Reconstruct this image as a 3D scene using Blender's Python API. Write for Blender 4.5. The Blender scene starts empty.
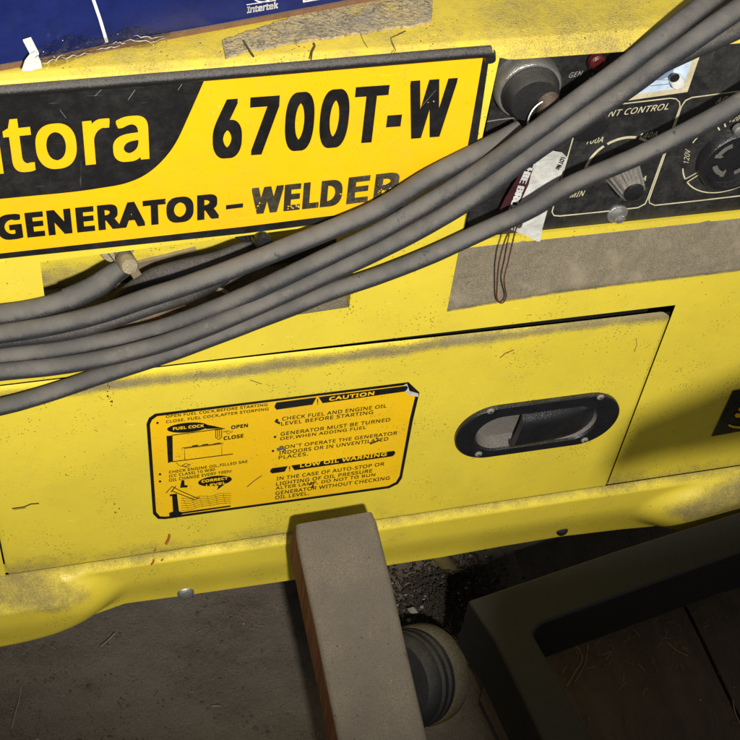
import bpy, bmesh, math, random
from mathutils import Vector, Matrix, noise
rnd = random.Random(7)
PI = math.pi
scene = bpy.context.scene
COL = scene.collection

# ------------------------------------------------------------------ camera (solved from the machine's own rectangular face)
FPX = 1350.0
RX = Vector((0.96777608, -0.11904417, 0.22189626))      # world axes written in view coordinates (right, down, forward)
RY = Vector((-0.23448153, -0.74728623, 0.62175694))
RZ = Vector((0.09180348, -0.65375207, -0.7511194))
def v2w(v):
    return Vector((RX.dot(v), RY.dot(v), RZ.dot(v)))
def cam2w(v): return v2w(Vector(v)).normalized()
FWD = v2w(Vector((0, 0, 1))); RIGHT = v2w(Vector((1, 0, 0))); DOWN = v2w(Vector((0, 1, 0)))
CAM = -FWD * 0.73
def ray(px, py):
    return v2w(Vector((px - 370, py - 370, FPX)))
def P(px, py, y=0.0):                                   # photo point on the upright plane at depth y
    r = ray(px, py); return CAM + r * ((y - CAM.y) / r.y)
def G(px, py, z):                                       # photo point on the level plane at height z
    r = ray(px, py); return CAM + r * ((z - CAM.z) / r.z)

# ------------------------------------------------------------------ node helpers
class NT:
    def __init__(s, name):
        s.m = bpy.data.materials.new(name); s.m.use_nodes = True
        s.t = s.m.node_tree; s.n = s.t.nodes; s.l = s.t.links
        s.b = s.n['Principled BSDF']; s.out = s.n['Material Output']
        s.tc = s.n.new('ShaderNodeTexCoord').outputs['Object']
    def set(s, sock, v):
        if hasattr(v, 'is_linked') or isinstance(v, bpy.types.NodeSocket): s.l.new(v, sock)
        else:
            if isinstance(v, (tuple, list)) and len(v) == 3 and len(sock.default_value) == 4: v = (*v, 1)
            sock.default_value = v
    def noise(s, scale, detail=4, rough=.6, vec=None, dist=0):
        n = s.n.new('ShaderNodeTexNoise'); n.inputs['Scale'].default_value = scale
        n.inputs['Detail'].default_value = detail; n.inputs['Roughness'].default_value = rough
        n.inputs['Distortion'].default_value = dist
        s.l.new(vec or s.tc, n.inputs['Vector']); return n.outputs['Fac']
    def voro(s, scale, feature='F1', rand=1, vec=None):
        n = s.n.new('ShaderNodeTexVoronoi'); n.feature = feature; n.inputs['Scale'].default_value = scale
        n.inputs['Randomness'].default_value = rand
        s.l.new(vec or s.tc, n.inputs['Vector']); return n.outputs['Distance']
    def stretch(s, sc, rot=(0, 0, 0)):
        n = s.n.new('ShaderNodeMapping'); n.inputs['Scale'].default_value = sc; n.inputs['Rotation'].default_value = rot
        s.l.new(s.tc, n.inputs['Vector']); return n.outputs['Vector']
    def ramp(s, v, a, b, lo=0.0, hi=1.0):
        n = s.n.new('ShaderNodeMapRange'); n.clamp = True; n.interpolation_type = 'SMOOTHSTEP'
        n.inputs['From Min'].default_value = a; n.inputs['From Max'].default_value = b
        n.inputs['To Min'].default_value = lo; n.inputs['To Max'].default_value = hi
        s.set(n.inputs['Value'], v); return n.outputs['Result']
    def math(s, op, a, b=0.0):
        n = s.n.new('ShaderNodeMath'); n.operation = op
        s.set(n.inputs[0], a); s.set(n.inputs[1], b); return n.outputs[0]
    def mix(s, f, a, b):
        n = s.n.new('ShaderNodeMix'); n.data_type = 'RGBA'
        s.set(n.inputs[0], f); s.set(n.inputs[6], a); s.set(n.inputs[7], b); return n.outputs[2]
    def attr(s, name='dust'):
        n = s.n.new('ShaderNodeAttribute'); n.attribute_name = name; return n.outputs['Fac']
    def up(s):
        g = s.n.new('ShaderNodeNewGeometry'); x = s.n.new('ShaderNodeSeparateXYZ')
        s.l.new(g.outputs['Normal'], x.inputs[0]); return x.outputs['Z']
    def bump(s, h, dist, strength=1.0, prev=None):
        n = s.n.new('ShaderNodeBump'); n.inputs['Distance'].default_value = dist; n.inputs['Strength'].default_value = strength
        s.l.new(h, n.inputs['Height'])
        if prev: s.l.new(prev, n.inputs['Normal'])
        return n.outputs['Normal']
    def done(s, col=None, rough=.5, metal=0.0, nrm=None, spec=.5, **kw):
        b = s.b
        if col is not None: s.set(b.inputs['Base Color'], col)
        s.set(b.inputs['Roughness'], rough); s.set(b.inputs['Metallic'], metal)
        b.inputs['Specular IOR Level'].default_value = spec
        if nrm: s.l.new(nrm, b.inputs['Normal'])
        for k, v in kw.items(): b.inputs[k.replace('_', ' ')].default_value = v
        return s.m

DUST = (0.215, 0.180, 0.130)

def paint(name, col, rough=.34, specks=1.0, haze=.10, vary=.10, dcol=DUST, spec=.5, scratch=.3, scratchcol=None, dustgain=1.0, dmax=.86):
    """painted / printed surface with colour drift, dark specks, fine scratches and dust where the 'dust' attribute asks for it"""
    s = NT(name)
    big = s.noise(14, 3); mid = s.noise(90, 5, .65)
    dk = tuple(c * (1 - vary) for c in col)
    c = s.mix(s.ramp(big, .35, .65), col, dk)
    c = s.mix(s.ramp(mid, .45, .75, 0, .22), c, tuple(x * .80 for x in col))
    if scratch:
        sv = s.stretch((60, 60, 900), (.5, .2, .9))
        n1 = s.noise(1.0, 3, .5, sv)
        c = s.mix(s.math('MULTIPLY', s.ramp(n1, .70, .78), scratch), c, scratchcol or tuple(min(1, x * 1.6 + .02) for x in col))
        sv2 = s.stretch((700, 60, 60), (.1, .6, .35))
        n2 = s.noise(1.0, 3, .5, sv2)
        c = s.mix(s.math('MULTIPLY', s.ramp(n2, .71, .79), scratch), c, scratchcol or tuple(x * .5 for x in col))
    if specks:
        wv = s.noise(300, 2)
        mask = s.ramp(s.noise(38, 4, .7), .50, .64)
        v1 = s.voro(520); f1 = s.math('MULTIPLY', s.ramp(v1, .17, .25, 1, 0), mask)
        c = s.mix(s.math('MULTIPLY', f1, .75 * specks), c, (.045, .036, .015))
        v2 = s.voro(170); f2 = s.ramp(v2, .055, .085, 1, 0)
        c = s.mix(s.math('MULTIPLY', s.math('MULTIPLY', f2, s.ramp(s.noise(22, 3), .48, .56)), .8 * specks), c, (.05, .035, .02))
        v3 = s.voro(1100); c = s.mix(s.math('MULTIPLY', s.ramp(v3, .16, .26, 1, 0), s.ramp(s.noise(70, 3), .5, .68, 0, .5 * specks)), c, (.10, .075, .03))
    fine = s.noise(1500, 2, .7); md = s.noise(160, 6, .75); bd = s.noise(26, 4, .6)
    mixn = s.math('ADD', s.math('MULTIPLY', fine, .50), s.math('ADD', s.math('MULTIPLY', md, .50), s.math('MULTIPLY', bd, .60)))
    a = s.math('MULTIPLY', s.attr(), dustgain)
    d = s.ramp(s.math('ADD', a, s.math('SUBTRACT', mixn, .80)), .14, .74)
    hz = s.ramp(s.math('ADD', s.math('MULTIPLY', md, .6), s.math('MULTIPLY', bd, .5)), .45, .75, haze * .3, haze * 1.6)
    d = s.math('MAXIMUM', s.math('MULTIPLY', d, dmax), hz)
    dc = s.mix(s.ramp(fine, .35, .65), dcol, tuple(x * .62 for x in dcol))
    dc = s.mix(s.ramp(s.noise(60, 3), .5, .7, 0, .5), dc, tuple(x * 1.35 for x in dcol))
    c = s.mix(d, c, dc)
    r = s.math('ADD', s.ramp(md, .3, .7, rough - .07, rough + .13), s.math('MULTIPLY', d, .5))
    n = s.bump(fine, .00025, .35); n = s.bump(s.math('MULTIPLY', d, mixn), .0009, .7, n)
    n = s.bump(s.noise(9, 2), .0012, .35, n)
    return s.done(c, r, 0, n, spec)

def dusty(name, col, dcol=DUST, lo=.35, hi=.65, rough=.6, metal=0.0, scale=1.0, upw=.35, spec=.4, amount=.85, bumpd=.0004):
    """bare material under patchy dust, heavier on faces that look up"""
    s = NT(name)
    fine = s.noise(1300 * scale, 2, .7); md = s.noise(150 * scale, 6, .7); bd = s.noise(30 * scale, 3)
    m = s.math('ADD', s.math('MULTIPLY', fine, .35), s.math('ADD', s.math('MULTIPLY', md, .4), s.math('MULTIPLY', bd, .25)))
    m = s.math('ADD', m, s.math('MULTIPLY', s.up(), upw))
    d = s.math('MULTIPLY', s.ramp(m, lo, hi), amount)
    c0 = s.mix(s.ramp(md, .35, .7), col, tuple(x * .7 for x in col))
    dc = s.mix(s.ramp(fine, .3, .7), tuple(x * .7 for x in dcol), tuple(x * 1.15 for x in dcol))
    c = s.mix(d, c0, dc)
    r = s.math('ADD', rough, s.math('MULTIPLY', d, .3)); mt = s.math('MULTIPLY', s.math('SUBTRACT', 1.0, d), metal)
    n = s.bump(fine, bumpd, .5); n = s.bump(md, bumpd * 3, .4, n)
    return s.done(c, r, mt, n, spec)

M = {}
M['yellow'] = paint('yellow_paint', (0.80, 0.635, 0.050), .42, 1.0, .06, .08, scratch=.6)
M['yellow_top'] = paint('dusty_yellow_paint', (0.78, 0.60, 0.055), .5, 1.3, .28, .12)
M['plate_yellow'] = paint('plate_yellow', (0.90, 0.500, 0.004), .30, .28, .05, .05)
M['label_yellow'] = paint('label_yellow', (0.92, 0.560, 0.006), .35, .8, .06, .08)
M['plate_black'] = paint('plate_black', (0.009, 0.009, 0.010), .30, 0, .06, .2, dcol=(.16, .15, .13), scratch=.5, scratchcol=(.10, .10, .10))
M['shelf'] = paint('dust_covered_paint', (0.78, 0.60, 0.05), .6, 0, .2, .1, dcol=(.225, .190, .130), scratch=0, dmax=1.0)
M['ink'] = paint('black_ink', (0.007, 0.007, 0.007), .36, 0, .03, .2, dcol=(.15, .14, .12), scratch=.15, scratchcol=(.16, .14, .10))
M['ink_worn'] = paint('worn_black_ink', (0.014, 0.013, 0.012), .4, 0, .14, .2, dcol=(.4, .33, .15), scratch=.7, scratchcol=(.5, .33, .02))
M['panel'] = paint('panel_black', (0.010, 0.011, 0.012), .36, 0, .16, .3, dcol=(.13, .125, .115), scratch=.5, scratchcol=(.09, .09, .09))
M['rubber'] = dusty('black_rubber', (.012, .012, .013), (.12, .11, .095), .5, .9, .45)
def mk_cable(name, lo, dk):
    s = NT(name); fine = s.noise(2500, 2, .7); md = s.noise(210, 5, .7); bd = s.noise(34, 4, .65)
    m = s.math('ADD', s.math('ADD', s.math('MULTIPLY', fine, .62), s.math('MULTIPLY', md, .40)), s.math('ADD', s.math('MULTIPLY', bd, .24), s.math('MULTIPLY', s.up(), .52)))  # upward weight gives settled dust and also paints the underside shade
    d = s.ramp(m, lo, lo + .42)
    rub = s.mix(s.ramp(md, .4, .65), dk, tuple(x * .55 for x in dk))
    dc = s.mix(s.ramp(bd, .38, .64), (.112, .105, .096), (.160, .148, .130))
    dc = s.mix(s.ramp(s.noise(90, 5, .7), .60, .72, 0, .55), dc, (.235, .205, .165))
    c = s.mix(s.math('MULTIPLY', d, .86), rub, dc)
    wv = s.noise(60, 6, .8); c = s.mix(s.ramp(wv, .62, .70, 0, .75), c, tuple(x * .8 for x in dk))
    n = s.bump(fine, .0002, .5); n = s.bump(md, .0009, .5, n)
    return s.done(c, s.math('ADD', .48, s.math('MULTIPLY', d, .4)), 0, n, .38)
M['cable'] = mk_cable('dusty_cable_rubber', .56, (.034, .035, .040))
M['old_cable'] = dusty('dusty_cable_rubber', (.045, .046, .050), (.170, .152, .126), .36, .88, .55, 0, 1.9, .34, .35, .82, .0002)
M['cable_dark'] = dusty('dark_cable_rubber', (.030, .030, .032), (.15, .13, .105), .42, .95, .55, 0, 1, .3, .35, .8, .0003)
M['dust'] = dusty('settled_dust', (.235, .195, .125), (.200, .172, .128), .3, .7, .9, 0, .8, .1, .1, 1, .0014)
M['boot'] = dusty('brown_boot_rubber', (.045, .030, .018), (.12, .09, .06), .45, .95, .5, 0, 1.2, .3)  # brown rubber of the cord boot under patchy dust
M['steel'] = dusty('zinc_steel', (.60, .60, .58), (.24, .22, .19), .70, 1.05, .38, .85, 1, .2, .5, .8)
M['screwhead'] = dusty('dull_screw', (.30, .28, .26), (.20, .18, .15), .4, .8, .6, .3, 1, .1)
M['brass'] = dusty('dull_brass', (.42, .35, .22), (.26, .23, .18), .5, .9, .42, .6, 1, .25)
M['black_plastic'] = dusty('black_plastic', (.014, .014, .016), (.16, .15, .14), .62, 1.0, .28, 0, 1, .22, .5, .8)
M['handle_plastic'] = dusty('blue_black_plastic', (.012, .0125, .0145), (.15, .15, .145), .60, 1.05, .34, 0, .6, .22, .5, .75)
M['recess_dust'] = dusty('dusty_grey_plastic', (.12, .11, .10), (.21, .19, .165), .3, .7, .85, 0, 1, .1)
M['grey_plastic'] = dusty('grey_knob_plastic', (.12, .115, .105), (.24, .22, .19), .4, .8, .55)
M['cream'] = dusty('cream_print', (.66, .60, .40), (.30, .27, .2), .55, .85, .6, 0, 1, 0)
M['white'] = dusty('white_print', (.72, .72, .70), (.35, .33, .28), .55, .9, .6, 0, 1, 0)
M['faded'] = dusty('faded_print', (.30, .29, .28), (.14, .14, .13), .4, .8, .6, 0, 1, 0)
M['greyink'] = dusty('grey_blue_print', (.22, .30, .42), (.3, .3, .3), .6, .9, .6, 0, 1, 0)
M['meter_face'] = dusty('meter_face', (.55, .68, .82), (.5, .5, .48), .6, .95, .25, 0, 1, 0)
M['bezel'] = dusty('cream_bezel', (.62, .55, .36), (.33, .29, .2), .55, .9, .45, 0, 1, .1)
M['red'] = dusty('red_plastic', (.085, .010, .009), (.12, .08, .07), .6, .95, .35, 0, 1, .2)
M['redmark'] = dusty('red_crayon', (.62, .13, .02), (.5, .2, .05), .5, .8, .8, 0, 1, 0)
M['paper'] = dusty('tag_paper', (.62, .62, .58), (.33, .31, .26), .52, .80, .7, 0, 1, 0, .3, .8)
M['maroon'] = dusty('tag_maroon_print', (.055, .012, .018), (.10, .07, .06), .5, .9, .6, 0, 1, 0)
M['tagbrown'] = dusty('tag_brown_print', (.16, .10, .05), (.2, .15, .1), .5, .9, .6, 0, 1, 0)
M['wire'] = dusty('rusty_wire', (.13, .045, .028), (.2, .14, .1), .55, .9, .5, .3)
M['blue'] = dusty('blue_carton_print', (.009, .017, .105), (.05, .06, .13), .55, .95, .24, 0, .5, .1, .5, .5, .0001)
M['card'] = dusty('brown_cardboard', (.19, .095, .045), (.22, .16, .1), .5, .9, .8)
M['tape_glint'] = dusty('white_tape_and_glint', (.70, .70, .68), (.5, .49, .45), .5, .9, .5)
M['black_steel'] = dusty('black_painted_steel', (.010, .010, .0115), (.028, .026, .026), .40, .92, .5, 0, .7, .28, .4, .8)
M['tyre'] = dusty('tyre_rubber', (.012, .012, .013), (.085, .08, .075), .65, 1.1, .6)
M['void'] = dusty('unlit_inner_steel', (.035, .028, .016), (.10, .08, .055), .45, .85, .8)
M['hose'] = dusty('dusty_yellow_hose', (.20, .15, .03), (.10, .08, .05), .4, .8, .6)
M['straw'] = dusty('dry_straw', (.34, .27, .15), (.20, .16, .10), .5, .9, .8)
M['twig'] = dusty('dark_dry_leaf', (.030, .022, .014), (.10, .08, .05), .6, .9, .8)
M['grit'] = dusty('grit_and_crumbs', (.085, .068, .050), (.115, .095, .070), .4, .8, .9)
M['pale_grit'] = dusty('pale_crumbs', (.36, .33, .28), (.22, .2, .16), .5, .9, .9)

def mk_film():
    s = NT('clear_plastic_film')
    tr = s.n.new('ShaderNodeBsdfTransparent'); tr.inputs[0].default_value = (.985, .985, .99, 1)
    gl = s.n.new('ShaderNodeBsdfGlossy'); gl.inputs['Roughness'].default_value = .16
    lw = s.n.new('ShaderNodeLayerWeight'); lw.inputs[0].default_value = .35
    n = s.bump(s.noise(120, 3), .004, .8); s.l.new(n, gl.inputs['Normal']); s.l.new(n, lw.inputs['Normal'])
    mx = s.n.new('ShaderNodeMixShader'); s.l.new(s.ramp(lw.outputs['Fresnel'], 0, 1, .03, .45), mx.inputs[0])
    s.l.new(tr.outputs[0], mx.inputs[1]); s.l.new(gl.outputs[0], mx.inputs[2]); s.l.new(mx.outputs[0], s.out.inputs[0])
    return s.m
M['film'] = mk_film()

def mk_foam():
    s = NT('cracked_adhesive_foam')
    def vein(sc, w):
        n = s.noise(sc, 5, .65, None, .6); return s.ramp(s.math('ABSOLUTE', s.math('SUBTRACT', n, .5)), 0, w, 1, 0)
    c = s.mix(s.ramp(s.noise(90, 5, .7), .35, .65), (.50, .40, .20), (.33, .285, .21))
    c = s.mix(s.ramp(s.noise(30, 3), .5, .66, 0, .8), c, (.62, .45, .08))
    c = s.mix(s.math('MULTIPLY', vein(130, .022), s.ramp(s.noise(40, 3), .38, .55)), c, (.10, .08, .055))
    c = s.mix(s.math('MULTIPLY', vein(330, .04), .55), c, (.16, .13, .09))
    c = s.mix(s.ramp(s.noise(38, 6, .75), .57, .68, 0, .75), c, (.12, .105, .085))
    return s.done(c, .9, 0, s.bump(s.math('ADD', s.noise(130, 5, .65), s.noise(600, 3)), .0010, .8), .1)
M['foam'] = mk_foam()

def mk_wood():
    s = NT('dusty_timber')
    gv = s.stretch((1400, 1400, 60)); g = s.noise(1, 4, .6, gv); g2 = s.noise(1, 3, .5, s.stretch((300, 300, 14)))
    wood = s.mix(s.ramp(g, .3, .7), (.130, .048, .022), (.060, .024, .013))
    wood = s.mix(s.ramp(g2, .4, .7, 0, .6), wood, (.19, .085, .045))
    fine = s.noise(1500, 2, .75); md = s.noise(110, 6, .7); bd = s.noise(24, 3)
    dc = s.mix(s.ramp(fine, .32, .68), (.122, .100, .074), (.202, .172, .130))
    dc = s.mix(s.ramp(bd, .35, .65, 0, .6), dc, (.110, .097, .084))
    dc = s.mix(s.ramp(md, .62, .74, 0, .7), dc, (.085, .068, .052))
    f = s.ramp(s.math('ADD', s.attr(), s.math('SUBTRACT', s.math('ADD', s.math('MULTIPLY', fine, .4), s.math('MULTIPLY', md, .6)), .5)), .35, .6)
    c = s.mix(f, wood, dc)
    c = s.mix(s.ramp(s.noise(48, 6, .8), .60, .68, 0, .55), c, (.060, .048, .038))
    sv = s.noise(1.0, 4, .6, s.stretch((900, 120, 120), (.3, .2, .4))); c = s.mix(s.ramp(sv, .68, .74, 0, .5), c, (.30, .26, .21))
    vv = s.voro(140); c = s.mix(s.ramp(vv, .06, .10, .7, 0), c, (.05, .04, .03))
    n = s.bump(fine, .0007, .6); n = s.bump(md, .0012, .5, n); n = s.bump(g, .0006, .5, n)
    return s.done(c, .85, 0, n, .2)
M['wood'] = mk_wood()

def mk_floor():
    s = NT('dirty_concrete')
    fine = s.noise(900, 3, .75); md = s.noise(70, 7, .72); bd = s.noise(11, 4, .6)
    c = s.mix(s.ramp(md, .35, .68), (.140, .112, .082), (.080, .062, .045))
    c = s.mix(s.ramp(bd, .38, .62), c, (.155, .132, .102))
    c = s.mix(s.ramp(fine, .35, .7, 0, .5), c, (.24, .20, .155))
    v = s.voro(420); c = s.mix(s.math('MULTIPLY', s.ramp(v, .10, .2, 1, 0), s.ramp(s.noise(40, 3), .5, .6)), c, (.02, .016, .012))
    v2 = s.voro(260); c = s.mix(s.math('MULTIPLY', s.ramp(v2, .05, .09, 1, 0), s.ramp(s.noise(33, 3), .52, .6)), c, (.28, .25, .2))
    n = s.bump(fine, .0012, .8); n = s.bump(md, .004, .8, n)
    return s.done(c, .8, 0, n, .3)
M['floor'] = mk_floor()
def mk_board():
    s = NT('stained_floor_board')
    gv = s.stretch((60, 9, 60)); g = s.noise(1, 6, .6, gv)
    c = s.mix(s.ramp(g, .3, .7), (.115, .080, .055), (.070, .050, .036))
    c = s.mix(s.ramp(s.noise(30, 6, .7), .45, .65, 0, .7), c, (.065, .052, .04))
    c = s.mix(s.ramp(s.noise(900, 3, .7), .5, .7, 0, .5), c, (.12, .09, .065))
    return s.done(c, .85, 0, s.bump(s.noise(300, 5, .7), .001, .7), .2)
M['board'] = mk_board()

# ------------------------------------------------------------------ mesh builder
def font(fn):
    try:
        import os
        fp = os.path.join(bpy.utils.resource_path('LOCAL'), 'datafiles', 'fonts', fn)   # lettering shapes that ship with Blender
        return bpy.data.fonts.load(fp) if os.path.exists(fp) else None
    except Exception: return None
FONT_A = font('Inter.woff2'); FONT_B = font('NotoSansHebrew-Regular.woff2') or font('NotoSansMath-Regular.woff2')
_tc = {}
def glyphs(txt, offset=0.0, shear=0.0, space=1.0):
    k = (txt, offset, shear, space)
    if k in _tc: return _tc[k]
    c = bpy.data.curves.new('t', 'FONT'); c.body = txt; c.offset = offset; c.shear = shear; c.space_character = space
    c.resolution_u = 4
    f = FONT_A if txt in ('6', '7', '0', 'T', '-', 'W') else FONT_B
    if f: c.font = f
    o = bpy.data.objects.new('t', c); COL.objects.link(o)
    bpy.context.view_layer.update()
    dg = bpy.context.evaluated_depsgraph_get()
    me = bpy.data.meshes.new_from_object(o.evaluated_get(dg))
    vs = [v.co.copy() for v in me.vertices]; fs = [list(p.vertices) for p in me.polygons]
    x0 = min(v.x for v in vs); x1 = max(v.x for v in vs); y0 = min(v.y for v in vs); y1 = max(v.y for v in vs)
    bpy.data.objects.remove(o); bpy.data.curves.remove(c); bpy.data.meshes.remove(me)
    _tc[k] = ([((v.x - x0) / (x1 - x0), (v.y - y0) / (y1 - y0)) for v in vs], fs)
    return _tc[k]

class MB:
    def __init__(s): s.v = []; s.f = []; s.m = []; s.d = []; s.mats = []; s.smooth = []
    def mi(s, name):
        if name not in s.mats: s.mats.append(name)
        return s.mats.index(name)
    def add(s, vs, fs, mat, dust=None, smooth=False):
        b = len(s.v); s.v += [Vector(v) for v in vs]
        s.d += (list(dust) if dust is not None and hasattr(dust, '__len__') else [dust or 0.0] * len(vs))
        i = s.mi(mat)
        for f in fs: s.f.append([b + q for q in f]); s.m.append(i); s.smooth.append(smooth)
    def poly(s, pts, mat, dust=None): s.add(pts, [list(range(len(pts)))], mat, dust)
    def slab(s, pts, vec, mat, dust=None, back=True):
        n = len(pts); vec = Vector(vec); pts = [Vector(p) for p in pts]
        vs = pts + [p + vec for p in pts]
        fs = [list(range(n))] + [[i, i + n, (i + 1) % n + n, (i + 1) % n] for i in range(n)]
        if back: fs.append(list(range(2 * n - 1, n - 1, -1)))
        s.add(vs, fs, mat, dust)
    def grid(s, fn, nu, nv, mat, skip=None, smooth=True):
        vs = []; ds = []
        for j in range(nv + 1):
            for i in range(nu + 1):
                p = fn(i / nu, j / nv); vs.append(p[0]); ds.append(p[1])
        fs = []
        for j in range(nv):
            for i in range(nu):
                q = [j * (nu + 1) + i, j * (nu + 1) + i + 1, (j + 1) * (nu + 1) + i + 1, (j + 1) * (nu + 1) + i]
                if skip and skip(sum((Vector(vs[k]) for k in q), Vector()) / 4): continue
                fs.append(q)
        s.add(vs, fs, mat, ds, smooth)
    def tube(s, path, r, mat, seg=14, caps=True, dust=None, wob=0.0):
        n = len(path); rs = r if hasattr(r, '__len__') else [r] * n
        prev = None; vs = []
        for i, p in enumerate(path):
            t = (path[min(i + 1, n - 1)] - path[max(i - 1, 0)]).normalized()
            if prev is None:
                a = t.orthogonal().normalized()
            else:
                a = (prev - t * prev.dot(t)).normalized()
            prev = a; b = t.cross(a)
            for k in range(seg):
                th = 2 * PI * k / seg; rr = rs[i]
                if wob: rr *= 1 + wob * noise.noise(p * 90 + Vector((math.cos(th), math.sin(th), 0)) * .8)
                vs.append(p + (a * math.cos(th) + b * math.sin(th)) * rr)
        fs = [[i * seg + k, i * seg + (k + 1) % seg, (i + 1) * seg + (k + 1) % seg, (i + 1) * seg + k] for i in range(n - 1) for k in range(seg)]
        if caps: fs += [list(range(seg - 1, -1, -1)), [(n - 1) * seg + k for k in range(seg)]]
        s.add(vs, fs, mat, dust, True)
    def lathe(s, c, axis, prof, mat, seg=32, rib=None):
        """prof = [(along axis, radius)]"""
        axis = Vector(axis).normalized(); a = axis.orthogonal().normalized(); b = axis.cross(a)
        if abs(axis.y) > .9: a = Vector((1, 0, 0)); a = (a - axis * a.dot(axis)).normalized(); b = axis.cross(a)
        vs = []
        for h, r in prof:
            for k in range(seg):
                th = 2 * PI * k / seg; rr = r * (rib(k, h) if rib else 1)
                vs.append(Vector(c) + axis * h + (a * math.cos(th) + b * math.sin(th)) * rr)
        n = len(prof)
        fs = [[i * seg + k, i * seg + (k + 1) % seg, (i + 1) * seg + (k + 1) % seg, (i + 1) * seg + k] for i in range(n - 1) for k in range(seg)]
        if prof[0][1] > 1e-6: fs.append(list(range(seg - 1, -1, -1)))
        if prof[-1][1] > 1e-6: fs.append([(n - 1) * seg + k for k in range(seg)])
        s.add(vs, fs, mat, None, True)
    def text(s, txt, bl, br, h, mat, y=0.0, bold=0.0, shear=0.0, lean=None, space=1.0, dust=None, plane=None):
        """fit the string between two photo points of its baseline, cap height h photo pixels, standing upright on the face;
        bold = stroke growth in photo pixels, (x, y), made by laying shifted copies a hair apart"""
        uv, fs = glyphs(txt, 0.0, shear, space)
        bx, by = bold if hasattr(bold, '__len__') else (bold, bold)
        bl = Vector(bl); br = Vector(br); ex = (br - bl).normalized()
        sh = [(0, 0)]
        if bx > 0:
            big = bx > 1.2
            nn = 16 if big else 6
            q = (-1, -.5, 0, .5, 1) if big else (-1, 0, 1)
            sh = [(bx * a, by * b) for a in q for b in q] if big else [(bx * a, by * b) for a, b in ((-1, -1), (1, -1), (-1, 1), (1, 1), (0, 0))]
        bl = bl + ex * bx; br = br - ex * bx
        for i, (sx, sy) in enumerate(sh):
            pl = plane or (lambda a, b: P(a, b, y - i * 6e-6))
            vs = []
            for u, w in uv:
                q = bl.lerp(br, u)
                uu = (q - Vector((205, 1545))).normalized()
                hh = h
                if lean is None: upd = uu * (h - 2 * by)
                else: upd = Vector(lean)
                q = q + upd * w + uu * (by + sy) + ex * sx
                vs.append(pl(q.x, q.y))
            s.add(vs, fs, mat, dust)
    def line(s, pts, w, mat, y, closed=False, plane=None):
        """a printed line of width w photo pixels through photo points"""
        pl = plane or (lambda a, b: P(a, b, y)); p = [Vector(q) for q in pts]; n = len(p)
        L = []; R = []
        for i in range(n):
            a = p[(i - 1) % n] if (closed or i > 0) else p[i]; b = p[(i + 1) % n] if (closed or i < n - 1) else p[i]
            t = (b - a).normalized(); nn = Vector((-t.y, t.x)) * (w / 2)
            L.append(pl(*(p[i] + nn))); R.append(pl(*(p[i] - nn)))
        vs = L + R; m = n if closed else n - 1
        s.add(vs, [[i, (i + 1) % n, n + (i + 1) % n, n + i] for i in range(m)], mat)
    def build(s, name, parent=None, root=None, bevel=0.0, sharp=40):
        base = Vector(root.location) if root else Vector()
        me = bpy.data.meshes.new(name)
        me.from_pydata([v - base for v in s.v], [], s.f)
        for k in s.mats: me.materials.append(M[k])
        me.polygons.foreach_set('material_index', s.m)
        me.polygons.foreach_set('use_smooth', s.smooth)
        at = me.attributes.new('dust', 'FLOAT', 'POINT'); at.data.foreach_set('value', [float(x) for x in s.d])
        me.validate(); me.update()
        bm = bmesh.new(); bm.from_mesh(me); bmesh.ops.recalc_face_normals(bm, faces=bm.faces) if bevel >= 0 else None
        bm.to_mesh(me); bm.free()
        try: me.set_sharp_from_angle(angle=math.radians(sharp))
        except Exception: pass
        o = bpy.data.objects.new(name, me); COL.objects.link(o)
        if parent: o.parent = parent
        if bevel > 0:
            b = o.modifiers.new('b', 'BEVEL'); b.width = bevel; b.segments = 2; b.limit_method = 'ANGLE'; b.angle_limit = math.radians(35)
        return o

def box_pts(c, u, v, w): # centre and three half vectors
    c = Vector(c); return [c + u * a + v * b + w * d for d in (-1, 1) for b in (-1, 1) for a in (-1, 1)]
BOXF = [[0, 2, 3, 1], [4, 5, 7, 6], [0, 1, 5, 4], [2, 6, 7, 3], [0, 4, 6, 2], [1, 3, 7, 5]]
def tag(o, label=None, cat=None, group=None, kind=None):
    if label: o['label'] = label
    if cat: o['category'] = cat
    if group: o['group'] = group
    if kind: o['kind'] = kind
    return o
def thing(name, loc, label, cat, group=None):
    o = bpy.data.objects.new(name, None); o.empty_display_size = .02; COL.objects.link(o); o.location = loc
    return tag(o, label, cat, group)
def spline(pts, n=10):
    pts = [Vector(p) for p in pts]; out = []
    q = [pts[0] * 2 - pts[1]] + pts + [pts[-1] * 2 - pts[-2]]
    for i in range(1, len(q) - 2):
        for k in range(n):
            t = k / n; a, b, c, d = q[i - 1:i + 3]
            out.append(.5 * ((2 * b) + (c - a) * t + (2 * a - 5 * b + 4 * c - d) * t * t + (3 * b - a - 3 * c + d) * t ** 3))
    out.append(pts[-1]); return out
def lerp(a, b, t): return a + (b - a) * t
def sst(a, b, x):
    t = max(0, min(1, (x - a) / (b - a))); return t * t * (3 - 2 * t)
def zc(pts, y=0.0):
    w = sorted(((P(a, b, y).x, P(a, b, y).z) for a, b in pts))
    def f(X):
        if X <= w[0][0]: return w[0][1]
        for (xa, za), (xb, zb) in zip(w, w[1:]):
            if X <= xb: return lerp(za, zb, (X - xa) / (xb - xa))
        return w[-1][1]
    return f
def stadium(cx, cz, hl, r, y, n=20):                    # outline in world x,z
    out = []
    for k in range(n + 1):
        t = -PI / 2 + PI * k / n; out.append(Vector((cx + (hl - r) + r * math.cos(t), y, cz + r * math.sin(t))))
    for k in range(n + 1):
        t = PI / 2 + PI * k / n; out.append(Vector((cx - (hl - r) + r * math.cos(t), y, cz + r * math.sin(t))))
    return out

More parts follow.
